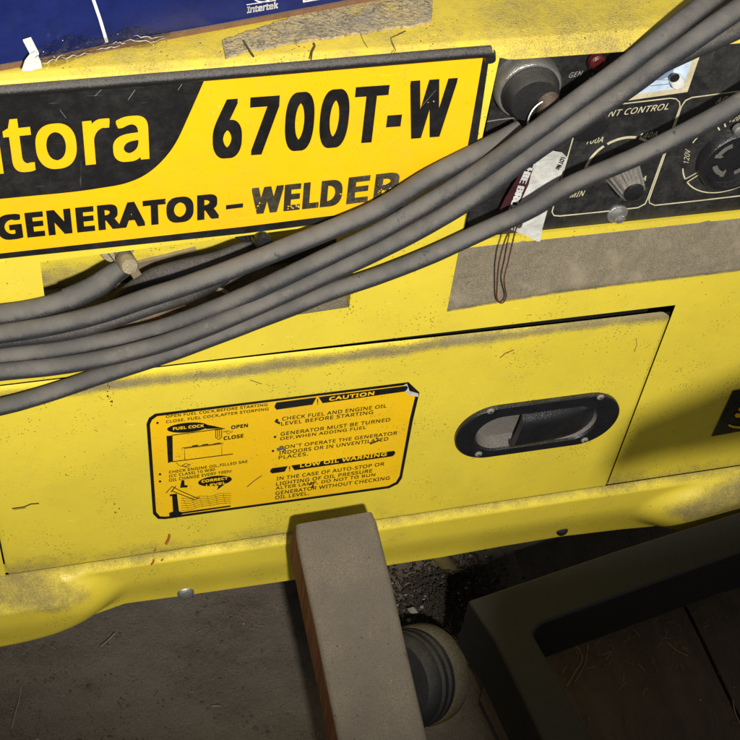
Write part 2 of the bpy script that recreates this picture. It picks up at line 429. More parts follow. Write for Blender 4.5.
# ------------------------------------------------------------------ key measures of the machine (world metres)
XL, XR = -0.30, 0.42
DX0, DX1, DZ0, DZ1 = -0.2065, 0.1720, -0.1455, 0.0226       # door
GZ = -0.305                                                # ground height
TOPZ = P(245, 60, -0.004).z                               # top of the machine
DP = 0.014                                                # depth of the control panel recess
PXR = P(497, 72).x                                        # right edge of the plate's yellow margin
BACK = 0.38

gen = thing('generator_welder', (0.05, 0.15, GZ), 'yellow generator welder with black and yellow name plate, dials and a handled door', 'generator')

# ---- housing
mb = MB()
z_top = TOPZ - .004
z_pt = zc([(-200, 288), (40, 262), (350, 222), (480, 200)])    # top of the terminal pocket (under the plate)
z_pb = zc([(-200, 372), (0, 352), (255, 321), (350, 307), (480, 290)])  # bottom of the pocket
xp0 = P(43, 285).x; xp1 = P(350, 300).x
z_led = zc([(445, 312), (561, 292.4), (740, 271), (860, 256)])  # front edge of the dusty shelf
xled = P(452, 285).x
def patch(x0, x1, zt, zb, nu, nv, y=lambda X, t: 0.0, dust=lambda X, Z, t: 0.0, mat='yellow', skip=None, cl=lambda t: t):
    def fn(u, v):
        X = lerp(x0, x1, u); a = zt(X) if callable(zt) else zt; b = zb(X) if callable(zb) else zb
        t = cl(v); Z = lerp(a, b, t)
        return Vector((X, y(X, t), Z)), dust(X, Z, t)
    mb.grid(fn, nu, nv, mat, skip)
gap = .0011
dtop = DZ1 + gap; dbot = DZ0 - gap
PYB = P(465, 236).z
patch(XL, PXR, z_top, z_pt, 60, 14)                                   # behind the plate
patch(XL, xp0, z_pt, P(20, 306).z, 20, 10)                            # short tab left of the pocket
zl2 = zc([(445, 312), (452, 240)])
patch(xp1, xled, z_pt, z_pb, 20, 20)
patch(xp1, xled, z_pb, z_led, 20, 6)
zmix = lambda X: z_pb(X) if X < xp1 else z_led(X)
def dust_above(X, Z, t):
    return .0
patch(XL, xp1, z_pb, dtop, 90, 14, dust=lambda X, Z, t: .05)
patch(xp1, xled, z_led, dtop, 20, 12)
patch(xled, XR, z_led, dtop, 90, 12, dust=lambda X, Z, t: .42 * sst(.12, 0, t))
# pillar edge between plate margin and shelf
mb.add([Vector((PXR, 0, z_top)), Vector((PXR, DP + .003, z_top)), Vector((xled, DP + .003, z_led(xled))), Vector((xled, 0, z_led(xled)))], [[0, 1, 2, 3]], 'yellow')
mb.add([Vector((PXR, 0, z_top)), Vector((PXR, 0, z_pt(PXR))), Vector((xled, 0, z_pt(PXR)))], [[0, 1, 2]], 'yellow')
# right of the door
def fold(X, Z):
    return .0008
patch(DX1 + .0019, XR, dtop, dbot, 70, 110, y=lambda X, t: fold(X, lerp(dtop, dbot, t)), dust=lambda X, Z, t: .34 * sst(.022, .0, Z - dbot))
def S(a, b, k=0.0):                                         # photo point on the folded sheet
    y = 0
    for _ in range(40):
        p = P(a, b, y); y = .5 * y + .5 * fold(p.x, p.z)
    return P(a, b, y - k)
patch(XL, DX0 - gap, dtop, dbot, 16, 30)
# below the door: a rolled skirt with two swollen feet
z_sk = zc([(-220, 660), (-60, 641), (0, 633), (55, 629), (90, 619), (125, 606), (185, 598), (290, 583), (400, 566), (440, 560), (500, 549), (560, 539), (620, 532), (690, 526), (740, 511), (900, 488)])
def foot(X, Z):
    a = P(-10, 606); b = P(760, 490)
    e1 = max(0, 1 - ((X - a.x) / .082) ** 2 - ((Z - a.z) / .040) ** 2)
    e2 = max(0, 1 - ((X - b.x) / .098) ** 2 - ((Z - b.z) / .038) ** 2)
    return e1, e2
def sk_y(X, t):
    Z = lerp(dbot, z_sk(X), t); e1, e2 = foot(X, Z)
    y = -.0045 * sst(0, .10, t) + .004 * sst(.35, .9, t)
    q = sst(0, .22, t)
    y -= .014 * sst(0, 1, e1 * 1.5) * q + .016 * sst(0, 1, e2 * 1.5) * q
    return y + .010 * sst(.93, 1.0, t)
def sk_d(X, Z, t):
    e1, e2 = foot(X, Z); a = P(-10, 606); b = P(760, 490)
    d = .50 * max(0, 1 - t / .15) ** 1.1
    d = max(d, .46 * sst(.08, .45, e1) * sst(a.z + .000, a.z + .018, Z) * sst(1.0, .6, e1))
    d = max(d, .58 * sst(.10, .45, e2) * sst(b.z - .004, b.z + .012, Z) * sst(1.0, .7, e2))
    return max(d, .10)
patch(XL, XR, dbot, z_sk, 220, 60, sk_y, sk_d, cl=lambda t: t)
# underside return and side / back closing sheets
def under(u, v):
    X = lerp(XL, XR, u); return Vector((X, lerp(sk_y(X, 1), BACK, v), z_sk(X) + .004 * sst(0, .1, v))), .1
mb.grid(under, 100, 4, 'void')
for X in (XL, XR):
    mb.add([Vector((X, 0.0, z_top)), Vector((X, BACK, z_top)), Vector((X, BACK, z_sk(X))), Vector((X, 0.004, z_sk(X)))], [[0, 1, 2, 3]], 'yellow')
mb.add([Vector((XL, BACK, z_top)), Vector((XR, BACK, z_top)), Vector((XR, BACK, -.2)), Vector((XL, BACK, -.2))], [[0, 1, 2, 3]], 'yellow')
# dark frame set behind the door gap
for (xa, xb, za, zb) in ((DX0 - .01, DX1 + .012, DZ1 - .012, DZ1 + .012), (DX0 - .01, DX1 + .012, DZ0 - .010, DZ0 + .012), (DX1 - .01, DX1 + .010, DZ0, DZ1), (DX0 - .01, DX0 + .010, DZ0, DZ1)):
    mb.add(box_pts(((xa + xb) / 2, .010, (za + zb) / 2), Vector(((xb - xa) / 2, 0, 0)), Vector((0, .003, 0)), Vector((0, 0, (zb - za) / 2))), BOXF, 'rubber' if (zb > .02 or xa > .1) else 'yellow')
# pocket for the welding terminals
pk = .036
PT = [Vector((xp0 - .12, 0, z_pt(xp0 - .12))), Vector((xp1, 0, z_pt(xp1)))]
def pocket_wall(u, v):
    X = lerp(XL, xp1, u); return Vector((X, pk, lerp(z_pt(X) + .03, z_pb(X) - .005, v))), .62 * sst(.62, .85, v) - .05
mb.grid(pocket_wall, 40, 14, 'yellow')
mb.grid(lambda u, v: (Vector((lerp(XL, xp1, u), lerp(.0, pk, v), z_pb(lerp(XL, xp1, u)) - .001 + .004 * v)), .8), 40, 8, 'dust')
mb.add([Vector((xp1, 0, z_pt(xp1))), Vector((xp1, pk, z_pt(xp1))), Vector((xp1, pk, z_pb(xp1))), Vector((xp1, 0, z_pb(xp1)))], [[0, 1, 2, 3]], 'yellow')
# sloping shelf under the control panel, thick with dust
zy = zc([(463, 243), (740, 214.5), (860, 202)], DP)
def shelf(u, v):
    X = lerp(xled, XR, u)
    b = Vector((X, 0, z_led(X))); t = Vector((X, DP, zy(X)))
    p = b.lerp(t, v); n = .0011 * noise.noise(p * 60) + .0006 * noise.noise(p * 210)
    eb = v * .055; el = X - xled; q = noise.noise(p * 130) * .25 + noise.noise(p * 45) * .2
    q2 = noise.noise(Vector((X * 22, v * 3, 8)))
    return p + Vector((0, -.0008, .0008)) * sst(0, .05, v) + Vector((0, -n, n)), min(1.2 + q * .6 - .5 * max(0, q2), .42 + eb * 150 + q * .6, .6 + el * 260 + q * .4)
mb.grid(shelf, 300, 70, 'shelf')
# faint raised words buried in the dust of the shelf
def shp(px, py):
    lo = Vector((445, 312)); t = (py - (312 - (px - 445) * .136)) / -70.0
    X = P(px, py, DP * .5).x; b = Vector((X, 0, z_led(X))); tt = Vector((X, DP, zy(X)))
    return b.lerp(tt, max(0, min(1, t))) + Vector((0, -.0011, .0008))
mb.text('GENERATING', (463, 289), (549, 276), 9, 'dust', plane=shp)
mb.text('CAUTION', (470, 304), (520, 297), 9, 'dust', plane=shp)
mb.line([(453, 277), (500, 271), (545, 264), (549, 279)], .9, 'dust', 0, plane=shp)
# yellow rail between panel and shelf
yr = [P(461, 245, DP), P(740, 215, DP), P(862, 202, DP), P(862, 195.5, DP), P(740, 209, DP), P(465, 237.5, DP)]
mb.slab([p + Vector((0, -.0025, 0)) for p in yr], (0, .004, 0), 'yellow', .12)
# red crayon ticks and drips
for (a, b, w) in (((166, 545), (170, 535), 3.2), ((151, 565), (154, 560), 2.6), ((161, 561), (163, 559), 1.8), ((154, 552), (156, 549), 1.2), ((117, 504), (121, 507), 1.6)):
    mb.line([a, ((a[0] + b[0]) / 2 + .8, (a[1] + b[1]) / 2), b], w * .6, 'redmark', -.0052 if a[1] > 540 else -.0006)
mb.build('housing', gen, gen, bevel=-1)

# ---- top cover with a rolled front lip
mb = MB()
zlipb = zc([(-220, 106), (0, 90), (245, 71), (490, 53), (640, 47), (740, 36), (860, 26)])
zcr = TOPZ
def top(u, v):
    X = lerp(XL - .002, XR, u)
    right = sst(PXR - .006, PXR + .004, X)
    prof = [(BACK, TOPZ), (.020, TOPZ), (.006, TOPZ - .0004), (.000, TOPZ - .0012), (-.0030, TOPZ - .003), (-.0045, TOPZ - .006), (-.0045, TOPZ - .010)]
    zlb = P(570, 55.5, -.0055).z
    prof = [(a, b) for a, b in prof[:-1]] + [(-.0045 - .001 * right, lerp(TOPZ - .0068, zlb, right))]
    k = v * (len(prof) - 1); i = min(int(k), len(prof) - 2); t = k - i
    y = lerp(prof[i][0], prof[i + 1][0], t); z = lerp(prof[i][1], prof[i + 1][1], t)
    d = .27 + .08 * noise.noise(Vector((X * 40, y * 40, 3)))
    d += .13 * sst(.03, .0, abs(y - .004)) * right * sst(.002, -.006, abs(z - TOPZ + .006) - .006)
    return Vector((X, y, z)), d
mb.grid(top, 240, 36, 'yellow_top')
mb.grid(lambda u, v: (Vector((lerp(XL, XR, u), lerp(-.0045, .03, v), lerp(TOPZ - .0070, P(570, 55.5, -.0055).z, sst(PXR - .006, PXR + .004, lerp(XL, XR, u))))), .1), 60, 3, 'yellow')
# cracked foam tape stuck on the cover
fo = [(222, 40), (226, 57), (250, 50), (300, 41), (360, 32), (410, 25), (431, 21.5), (434, -12), (360, -10), (300, 14)]
fj = []
for (a0, b0), (a1, b1) in zip(fo, fo[1:] + fo[:1]):
    n_ = max(2, int(math.hypot(a1 - a0, b1 - b0) / 2.2))
    for k in range(n_):
        a, b = lerp(a0, a1, k / n_), lerp(b0, b1, k / n_)
        fj.append(G(a + 1.6 * noise.noise(Vector((a * .25, b * .25, 1))) + 1.1 * noise.noise(Vector((a, b, 2))), b + 2.0 * noise.noise(Vector((a * .22, b * .3, 5))) + 1.2 * noise.noise(Vector((a * 1.1, b, 7))), TOPZ + .0011))
mb.slab(fj, (0, 0, -.0012), 'foam')
for pts, w in ((((393, 54), (396, 50), (393, 44), (391, 38), (398, 35), (406, 31)), .9), (((311, 60), (312, 52), (315, 46), (314, 43)), 2.0), (((368, 48), (363, 40), (361, 34)), .5), (((243, 40), (249, 50), (254, 57)), 2.6), ):
    mb.line(pts, w * .8, 'twig', 0, plane=lambda a, b: G(a, b, TOPZ + .0014))
mb.build('top_cover', gen, gen, bevel=-1)

# ---- rubber strip over the plate
mb = MB()
st = [P(x, y, -.004) for x, y in ((-220, 108), (0, 91), (120, 81.5), (245, 71.5), (370, 61), (480, 52), (489, 52.5), (490, 60))]
mb.tube(spline(st, 6), .0026, 'rubber', 10)
mb.build('rubber_strip', gen, gen)

# ---- name plate
mb = MB()
yp = -.0025
outl = [(-220, 105), (0, 88), (245, 69), (482, 50.5), (490, 52), (476, 150), (470, 180), (455, 203), (446, 208), (245, 233.5), (0, 259), (-220, 286)]
mb.slab([P(a, b, yp) for a, b in outl], (0, .0025, 0), 'plate_black')
inn = [(204, 81), (245, 77.5), (483, 57), (467, 150), (455, 188), (442, 202), (245, 226.5), (0, 253.5), (-220, 279), (-220, 221), (0, 199), (68, 192.5), (101, 188), (125, 183.5), (145, 175), (162, 161), (176, 142.5), (189, 115)]
cur = [Vector((a, b)) for a, b in inn]
wave = spline([Vector((a, b, 0)) for a, b in inn[9:]] + [Vector((204, 81, 0))], 5)
pts = inn[:9] + [(q.x, q.y) for q in wave][:-1]
mb.poly([P(a, b, yp - .0003) for a, b in pts], 'plate_yellow', .05)
yt = yp - .0006
mb.text('utora', (-33, 178), (149.5, 159.5), 54, 'plate_yellow', yt, bold=(1.9, 1.4), space=1.02)
H = 57.5
def fit(ch, x0, x1, yb, h, off=(3.0, 2.1)):
    mb.text(ch, (x0, yb), (x1, yb - (x1 - x0) * .075), h, 'ink', yt, bold=off)
fit('6', 212.5, 241.5, 159.5, 59); fit('7', 248.5, 277, 155.5, 58); fit('0', 283.5, 312, 152, 59); fit('0', 317.5, 346, 149, 59)
fit('T', 350, 382.7, 144, 57); fit('-', 386, 400.5, 127.5, 12, (1, 2)); fit('W', 402.5, 448, 139.5, 59, (2.6, 1.9))
mb.text('GENERATOR', (-1, 241), (219, 218.5), 25.5, 'ink', yt, bold=(2.1, 1.5), space=1.10)
mb.text('-', (226, 209.5), (243, 207.5), 4.2, 'ink', yt, bold=(.5, .5))
mb.text('WELD', (251, 214.8), (341, 205.3), 26.5, 'ink_worn', yt, bold=(2.1, 1.5), space=1.10, dust=.16)
mb.text('ER', (346, 204.5), (399, 198), 27, 'ink_worn', yt, bold=(2.1, 1.5), space=1.10, dust=.30)
_r = random.Random(11)
for cx, cy, n in ((262, 205, 5), (292, 206, 8), (299, 203, 5), (345, 196, 4), (380, 190, 9), (393, 188, 7), (165, 203, 2), (213, 217, 2), (216, 108, 2), (215, 113, 1), (430, 100, 2)):
    for _ in range(n):
        a, b = _r.gauss(cx, 3.2), _r.gauss(cy, 2.6); q = _r.uniform(.3, 1.1)
        mb.poly([P(a + q * _r.uniform(.5, 1.4) * math.cos(t), b + q * _r.uniform(.4, 1.0) * math.sin(t), yt - .0003) for t in (0, 1.1, 2.2, 3.3, 4.4, 5.4)], _r.choice(('plate_yellow', 'plate_yellow', 'paper')))
for pts, w in ((((95, 96), (103, 88)), .4), (((128, 100), (135, 90)), .5), (((60, 110), (66, 118)), .3), (((178, 90), (182, 84)), .5), (((420, 108), (436, 90)), .22)):
    mb.line(pts, w, 'faded', yt - .0003)
mb.build('name_plate', gen, gen, bevel=-1)

# ---- door
mb = MB()
yd = -.0015
hc = P(537, 424, yd); HX, HZ = hc.x, hc.z
def dfn(u, v):
    X = lerp(DX0, DX1, u); zt = DZ1 - .0030 * sst(-.12, .15, X); Z = lerp(zt, DZ0, v)
    r = .007 if (Z > -.1 and X > 0) else .005
    cx = min(max(X, DX0 + r), DX1 - r); cz = min(max(Z, DZ0 + r), zt - r)
    dx, dz = X - cx, Z - cz; L = math.hypot(dx, dz)
    m = max(abs(dx), abs(dz))
    if L > 1e-9 and m > 0 and dx and dz: X = cx + dx / L * m; Z = cz + dz / L * m
    e = min(X - DX0, DX1 - X, Z - DZ0, zt - Z)
    ytop = .006 * (1 - sst(0, .008, DZ1 - Z)) ** 1
    y = yd + .0010 * (1 - sst(0, .0012, e)) + ytop * .10
    wx = noise.noise(Vector((X * 30, Z * 60, 0))) * .004
    cb = lerp(.0085, .0045, sst(-.05, .14, X)); d = .58 * math.exp(-((DZ1 - Z - cb - wx * .6) / .0052) ** 2) + .06
    d = max(d, .36 * sst(.03, .0, Z - DZ0) * sst(.12, -.05, X))
    return Vector((X, y, Z)), d
skip = lambda p: ((max(0, abs(p.x - HX) - .028)) ** 2 + (p.z - HZ) ** 2) < .0190 ** 2
mb.grid(dfn, 240, 110, 'yellow', skip)
# ---- scuffs and chips on the door
def specks(mbx, cx, cy, sx, sy, n, mat, y, big=1.0, seed=1):
    r = random.Random(seed)
    for _ in range(n):
        a, b = r.gauss(cx, sx), r.gauss(cy, sy); q = r.uniform(.25, .9) * big
        mbx.poly([P(a + q * r.uniform(.5, 1.2) * math.cos(t), b + q * r.uniform(.5, 1.1) * math.sin(t), y) for t in (0, 1.1, 2.2, 3.3, 4.4, 5.4)], mat)
specks(mb, 110, 392, 2.5, 8, 26, 'twig', yd - .0003, 1.1, 3); specks(mb, 116, 512, 2, 4, 9, 'twig', yd - .0003, 1.0, 4)
specks(mb, 505, 352, 12, 4, 10, 'card', yd - .0003, .9, 5); specks(mb, 420, 352, 30, 8, 12, 'card', yd - .0003, .7, 6)
specks(mb, 60, 470, 40, 30, 16, 'card', yd - .0003, .7, 7)
for pts, w in ((((12, 508.6), (24, 507), (31, 504), (39, 503.5)), 1.1), (((14, 509.6), (26, 508)), .6), (((500, 358), (506, 353), (514, 350)), .8), (((634, 352), (637, 345), (636, 338)), .5), (((250, 380), (262, 384)), .7)):
    mb.line(pts, w, 'card' if w < .9 else 'twig', yd - .0003)
door = mb.build('door', gen, gen, bevel=-1)
# door edge lip so that the sheet has thickness
# ---- handle: oval plate with a recess and a flap
mb = MB()
yo = yd - .0028
N = 40
o1 = stadium(HX, HZ, .0515, .0236, yd + .0005, N); o2 = stadium(HX, HZ, .0515, .0236, yo + .0006, N); o3 = stadium(HX, HZ, .0508, .0229, yo, N)
i1 = stadium(HX - .0005, HZ - .001, .0392, .0162, yo, N); i2 = stadium(HX - .0005, HZ - .001, .0380, .0150, yo + .0012, N); i3 = stadium(HX - .0005, HZ - .001, .0362, .0134, yo + .0095, N)
rings = [o1, o2, o3, i1, i2]; n = len(o1); vs = [p for r in rings for p in r]; fs = []
for a in range(len(rings) - 1):
    for k in range(n): fs.append([a * n + k, a * n + (k + 1) % n, (a + 1) * n + (k + 1) % n, (a + 1) * n + k])
mb.add(vs, fs, 'handle_plastic', None, True)
mb.add(i2 + i3, [[k, (k + 1) % n, n + (k + 1) % n, n + k] for k in range(n)], 'recess_dust', None, True)
mb.poly(i3, 'recess_dust')
handle = mb.build('handle', door, gen, bevel=-1, sharp=30)
mb = MB()                                                  # flap: a slightly domed paddle covering the right two thirds
fx0 = P(518, 425, yo).x
def flapfn(u, v):
    X = lerp(fx0, HX + .0384, u); c = HX + .0384 - .0146
    hz = .0146 if X < c else math.sqrt(max(0, .0148 ** 2 - (X - c) ** 2))
    hz = min(hz, .0146)
    zz = lerp(1, -1, v)
    return Vector((X + .0015 * (zz) * (1 - u), yo - .0012 - .0028 * (1 - u) ** .6 * (1 - abs(zz) ** 6) + .006 * u ** 3 + .003 * abs(zz) ** 8, HZ - .001 + hz * zz)), 0
mb.grid(flapfn, 26, 16, 'black_plastic')
z1 = [Vector((fx0 + .0015 * q, yo - .0012 - .0028 * (1 - abs(q) ** 6) + .003 * abs(q) ** 8, HZ - .001 + .0146 * q)) for q in [1 - k / 8 for k in range(17)]]
mb.add(z1 + [p + Vector((.001, .006, 0)) for p in z1], [[k, k + 1, 18 + k, 17 + k] for k in range(16)], 'black_plastic')
mb.build('handle_flap', door, gen, bevel=-1)
def screw(c, axis, r, mat, parent, name='screw', cross=True, hexh=False, washer=0):
    mb = MB(); axis = Vector(axis).normalized()
    if washer: mb.lathe(c, axis, [(0, washer), (.0010, washer), (.0014, washer * .9)], mat, 24)
    b = .0014 if washer else 0
    if hexh:
        mb.lathe(Vector(c) + axis * b, axis, [(0, r), (.0034, r), (.0041, r * .82)], mat, 6)
        mb.lathe(Vector(c) + axis * (b + .0041), axis, [(0, r * .5), (.0006, r * .42)], 'grey_plastic', 10)
    else:
        mb.lathe(Vector(c) + axis * b, axis, [(0, r), (r * .18, r * .97), (r * .38, r * .75), (r * .48, r * .4), (r * .50, .0001)], mat, 20)
    if cross and not hexh:
        a = axis.orthogonal().normalized(); d = axis.cross(a)
        for q, w in ((a, d), (d, a)):
            mb.add(box_pts(Vector(c) + axis * (b + r * .48), q * r * .5, w * r * .11, axis * r * .06), BOXF, 'rubber')
    return mb.build(name, parent, gen, bevel=-1)
for px, py in ((490.5, 411), (600.5, 397), (478.5, 454), (584.6, 440)): screw(P(px, py, yo), (0, -1, 0), .0023, 'screwhead', door)
# ---- warning label on the door
mb = MB(); yl = yd - .0004; lay = .00018
bo = [(146.5, 424), (149, 418), (155, 413.8), (290, 397.2), (408.5, 382.2), (419.5, 392.5), (413, 420), (402, 478), (398, 484), (389, 488.3), (290, 502), (165, 519.2), (158, 519), (153, 514)]
mb.poly([P(a, b, yl) for a, b in bo], 'ink')
bi = [(150, 424.5), (152, 420), (157, 416.3), (290, 399.4), (405, 385.2), (408.5, 390.5), (415.5, 395), (409.5, 420), (399.5, 476), (396, 482), (388, 486), (290, 499.8), (166, 516.6), (160, 516.3), (156.2, 512)]
mb.poly([P(a, b, yl - lay) for a, b in bi], 'label_yellow', .08)
mb.poly([P(a, b, yl - lay * 1.5) for a, b in ((407, 383.5), (409.5, 391), (418.5, 393.5), (418, 397), (407, 394), (404, 385))], 'paper')
Y2 = yl - 2 * lay; Y3 = yl - 3 * lay
def T(t, a, b, h=4.6, m='ink', off=.012, y=Y2): mb.text(t, a, b, h, m, y, bold=off * 8 if off > .02 else .10, space=1.06)
T('OPEN FUEL COCK,BEFORE STARTING', (166, 418.6), (267.5, 406.4), 3.3)
T('CLOSE. FUEL COCK,AFTER STORPING', (166, 423.8), (268.5, 410.8), 3.3)
T('CHECK ENGINE OIL,FILLED SAE', (169, 474.2), (247.5, 463.2), 3.2)
T('(CC CLASS) 10 W30', (169, 478.2), (215, 471.3), 3.2)
T('OIL CHANGE EVERY 100hr', (169, 482), (232, 472.5), 3.2)
def ell(cx, cy, rx, ry, rot=-.13, n=28, y=Y2, m='ink'):
    q = [(cx + rx * math.cos(t) * math.cos(rot) - ry * math.sin(t) * math.sin(rot), cy + rx * math.cos(t) * math.sin(rot) + ry * math.sin(t) * math.cos(rot)) for t in [2 * PI * k / n for k in range(n)]]
    mb.poly([P(a, b, y) for a, b in q], m)
def quad(pts, m='ink', y=Y2): mb.poly([P(a, b, y) for a, b in pts], m)
for a, b in ((157.5, 423), (160, 474.3), (160, 481.5), (277, 420), (275, 437), (273, 451)): ell(a, b, 1.3, 1.1)
ell(187.5, 427.6, 20.5, 4.9, -.09); quad([(203, 424), (214, 426), (224, 428.4), (206, 429)])
T('FUEL COCK', (173, 430.3), (204, 427.0), 3.0, 'label_yellow', .028, Y3)
quad([(166.5, 436), (172.5, 435.5), (173, 461.5), (168, 463)])
L = lambda pts, w=.7: mb.line(pts, w, 'ink', Y2)
L([(172, 435.3), (215, 429.6), (225, 428.6)], .8); L([(172, 461.8), (233, 454)], .8)
L([(184.8, 459.5), (184.5, 448.5), (221.5, 444), (222, 455.5)], .6); L([(182, 450), (182.2, 448), (223, 443), (223, 445)], .6)
for k in (192, 202, 214): L([(k, 446.2 - (k - 192) * .1), (k + 6, 445.2 - (k - 192) * .1)], 1)
for k in range(4): L([(215.5 + k * 2, 430), (215.8 + k * 2, 437.5)], .7)
L([(215.5, 430), (222, 429.2)], .7); L([(215.5, 437.5), (219, 439.5), (222, 437)], .7)
L([(223, 432), (228, 431), (233, 431.5), (228, 434), (226, 432)], .6)
L([(176, 462.8), (180, 466), (186, 466.5), (190, 464)], .5); L([(182, 465.6), (186, 463.6), (190.5, 465), (187, 467.6), (182, 465.6)], .6)
T('OPEN', (231, 429.5), (248, 427.2), 3.8, 'ink', .03); T('CLOSE', (223.5, 440.4), (243.5, 437.6), 3.8, 'ink', .03)
ell(215, 481, 17, 5.0, -.12); quad([(219, 484), (228, 482), (217, 490)])
T('CORRECT', (201.5, 483), (228.0, 479.4), 2.9, 'label_yellow', .028, Y3); T('LEVEL', (206, 487), (226, 484), 2.6, 'label_yellow', .028, Y3)
quad([(181.5, 480.5), (184.2, 480), (184.6, 485), (188, 485.6), (187, 487.5), (180, 487.8), (180.5, 485.5)])
quad([(172, 495), (177, 494.3), (179, 511.4), (181.5, 512), (182, 515), (169.5, 516.3), (169, 513), (173, 511.5)])
quad([(169.5, 494.6), (177, 493.6), (177, 495.4), (170, 496.4)])
quad([(180, 512.4), (230.5, 505.4), (230.5, 506.8), (180, 514.2)])
L([(166, 493), (172, 486.5), (181, 491.2), (198, 498.6)], .8); L([(172, 491), (195, 500), (199, 497.5)], .8); L([(176, 486), (171, 492)], .9)
for r in range(6):
    L([(181, 498 + r * 2.5), (190, 499 + r * 2.2), (200, 496 + r * 2.1), (210, 496.5 + r * 1.8), (220, 493.5 + r * 2), (231, 493.5 + r * 1.9)], .35)
    L([(183 + r * 8, 498.5 - r), (188 + r * 7.5, 509 - r)], .28)
# headings
def bar(a, b, c, d):                                        # left-top, right-top, right-bottom, left-bottom with rounded ends
    quad([(a[0] + 1.5, a[1]), (b[0] - 1.5, b[1]), (b[0], (b[1] + c[1]) / 2 - 1), (c[0], (b[1] + c[1]) / 2 + 1), (c[0] - 2, c[1]), (d[0] + 2, d[1]), (d[0], (a[1] + d[1]) / 2 + 1), (a[0], (a[1] + d[1]) / 2 - 1)])
bar((275, 402.5), (408, 385.8), (407, 391.5), (274.5, 409.8)); bar((270.5, 468.3), (395.5, 450.8), (394.5, 456.3), (270, 473.5))
def tri(cx, cy, s):
    quad([(cx, cy - s * .62), (cx + s * .66, cy + s * .42 - .6), (cx - s * .62, cy + s * .5)], 'label_yellow', Y3)
    mb.line([(cx + .1, cy - s * .25), (cx + .1, cy + s * .15)], 1.1, 'ink', Y3 - lay); mb.line([(cx + .1, cy + s * .24), (cx + .1, cy + s * .36)], 1.0, 'ink', Y3 - lay)
tri(317.5, 401.3, 9); tri(289.5, 468.3, 8.5)
T('CAUTION', (329, 401.0), (374, 395.0), 3.9, 'label_yellow', .035, Y3); T('LOW OIL WARNING', (300, 467.6), (386.5, 455.8), 3.9, 'label_yellow', .03, Y3)
T('CHECK FUEL AND ENGINE OIL', (282, 420.8), (386.5, 407.6), 3.7); T('LEVEL BEFORE STARTING', (281, 425.8), (373, 414), 3.7)
T('GENERATOR MUST BE TURNED', (280.5, 436), (390, 421.4), 3.7); T('OEF,WHEN ADDING FUEL', (280, 441), (366, 429.4), 3.7)
T('DON`T OPERATE THE GENERATOR', (279.5, 449.6), (397, 434.6), 3.7); T('INDOORS OR IN UNVENTILATED', (279, 455), (388, 440.6), 3.7); T('PLACES.', (278.5, 459.6), (308, 455.6), 3.7)
T('IN THE CASE OF AUTO-STOP OR', (276.5, 480.6), (384, 465.6), 3.6); T('LIGHTING OF OIL PRESSURE', (276, 486), (372, 472.4), 3.6)
T('ALTER LAMP, DO NOT TO RUN', (275.5, 490.4), (375, 476.6), 3.6); T('GENERATOR WITHOUT CHECKING', (275.3, 495.2), (389.5, 479.6), 3.6); T('OIL LEVEL.', (275, 499.6), (309, 495), 3.6)
# scuffs
for pts, w in ((((247, 487), (254, 481), (262, 475.5)), .8), (((275, 421), (280, 423.5)), 2.4), (((277, 450), (283, 448), (285, 451)), 3.2), (((370, 444), (380, 440), (376, 438)), 1.4), (((309, 485), (314, 482), (312, 488)), 1.8)):
    mb.line(pts, w, 'card' if w < 1 else ('twig' if w < 3 else 'grey_plastic'), Y3)
mb.build('warning_label', door, gen, bevel=-1)

# ---- dark sticker at the right
mb = MB()
def stf(u, v):
    a = lerp(lerp(733, 800, u), lerp(711.5, 782, u), v); b = lerp(lerp(390.5, 381, u), lerp(436.5, 424, u), v)
    return S(a, b, .0005), 0
mb.grid(stf, 12, 10, 'plate_black')
mb.line([(728.5, 425), (733, 427), (741, 427.5), (750, 426), (757, 422)], 2.0, 'label_yellow', 0, plane=lambda a, b: S(a, b, .0009))
for a, b, r in ((738, 415.5, 3.2), (742, 409.5, 3.4), (752, 411, 3.2)):
    mb.poly([S(a + r * math.cos(2 * PI * k / 14), b + r * .7 * math.sin(2 * PI * k / 14), .0009) for k in range(14)], 'label_yellow')
mb.build('corner_sticker', gen, gen, bevel=-1)
screw(P(185.5, 592, sk_y(P(185, 592).x, .9)), (0, -.93, .30), .0055, 'steel', gen, 'screw', False)
screw(P(562, 530.5, sk_y(P(562, 530).x, .9)), (0, -.93, .30), .0042, 'rubber', gen, 'screw', False)  # black colour paints the shade this screw sits in

# ---- control panel
yc = DP - .0005
mb = MB()
pan = [(494, 50), (480, 148), (464, 241), (740, 212), (862, 199), (880, 20), (740, 20), (640, 36)]
mb.slab([P(a, b, yc) for a, b in pan], (0, .004, 0), 'panel')
yk = yc - .0002
TT = lambda t, a, b, h, m='cream', off=.008, sh=.25: mb.text(t, a, b, h, m, yk, bold=off * 10, shear=sh, space=1.08)
TT('CURRENT CONTROL', (577, 121), (668, 109.3), 6.6)
TT('100A', (586, 144.5), (602.5, 142.3), 6); TT('140A', (639, 139), (656.5, 136.6), 6); TT('MIN', (569.5, 198), (584, 195.8), 5.6)
TT('180A', (628, 183.5), (645.5, 181), 5.6); TT('MAX', (626, 192), (643.5, 189.4), 5.6)
TT('AC', (504.5, 130), (517, 127.5), 6.6, 'faded'); TT('GEN', (568.5, 78), (582, 75.8), 5.4, 'faded'); TT('WELD', (592, 74.0), (612, 70.8), 5.8, 'white', .03)
TT('AC', (715, 104), (726, 102.2), 6.4)
ln = lambda pts, w=1.15, m='cream': mb.line(pts, w, m, yk)
ln([(589, 78.5), (595, 77.5)], 2.0, 'white')
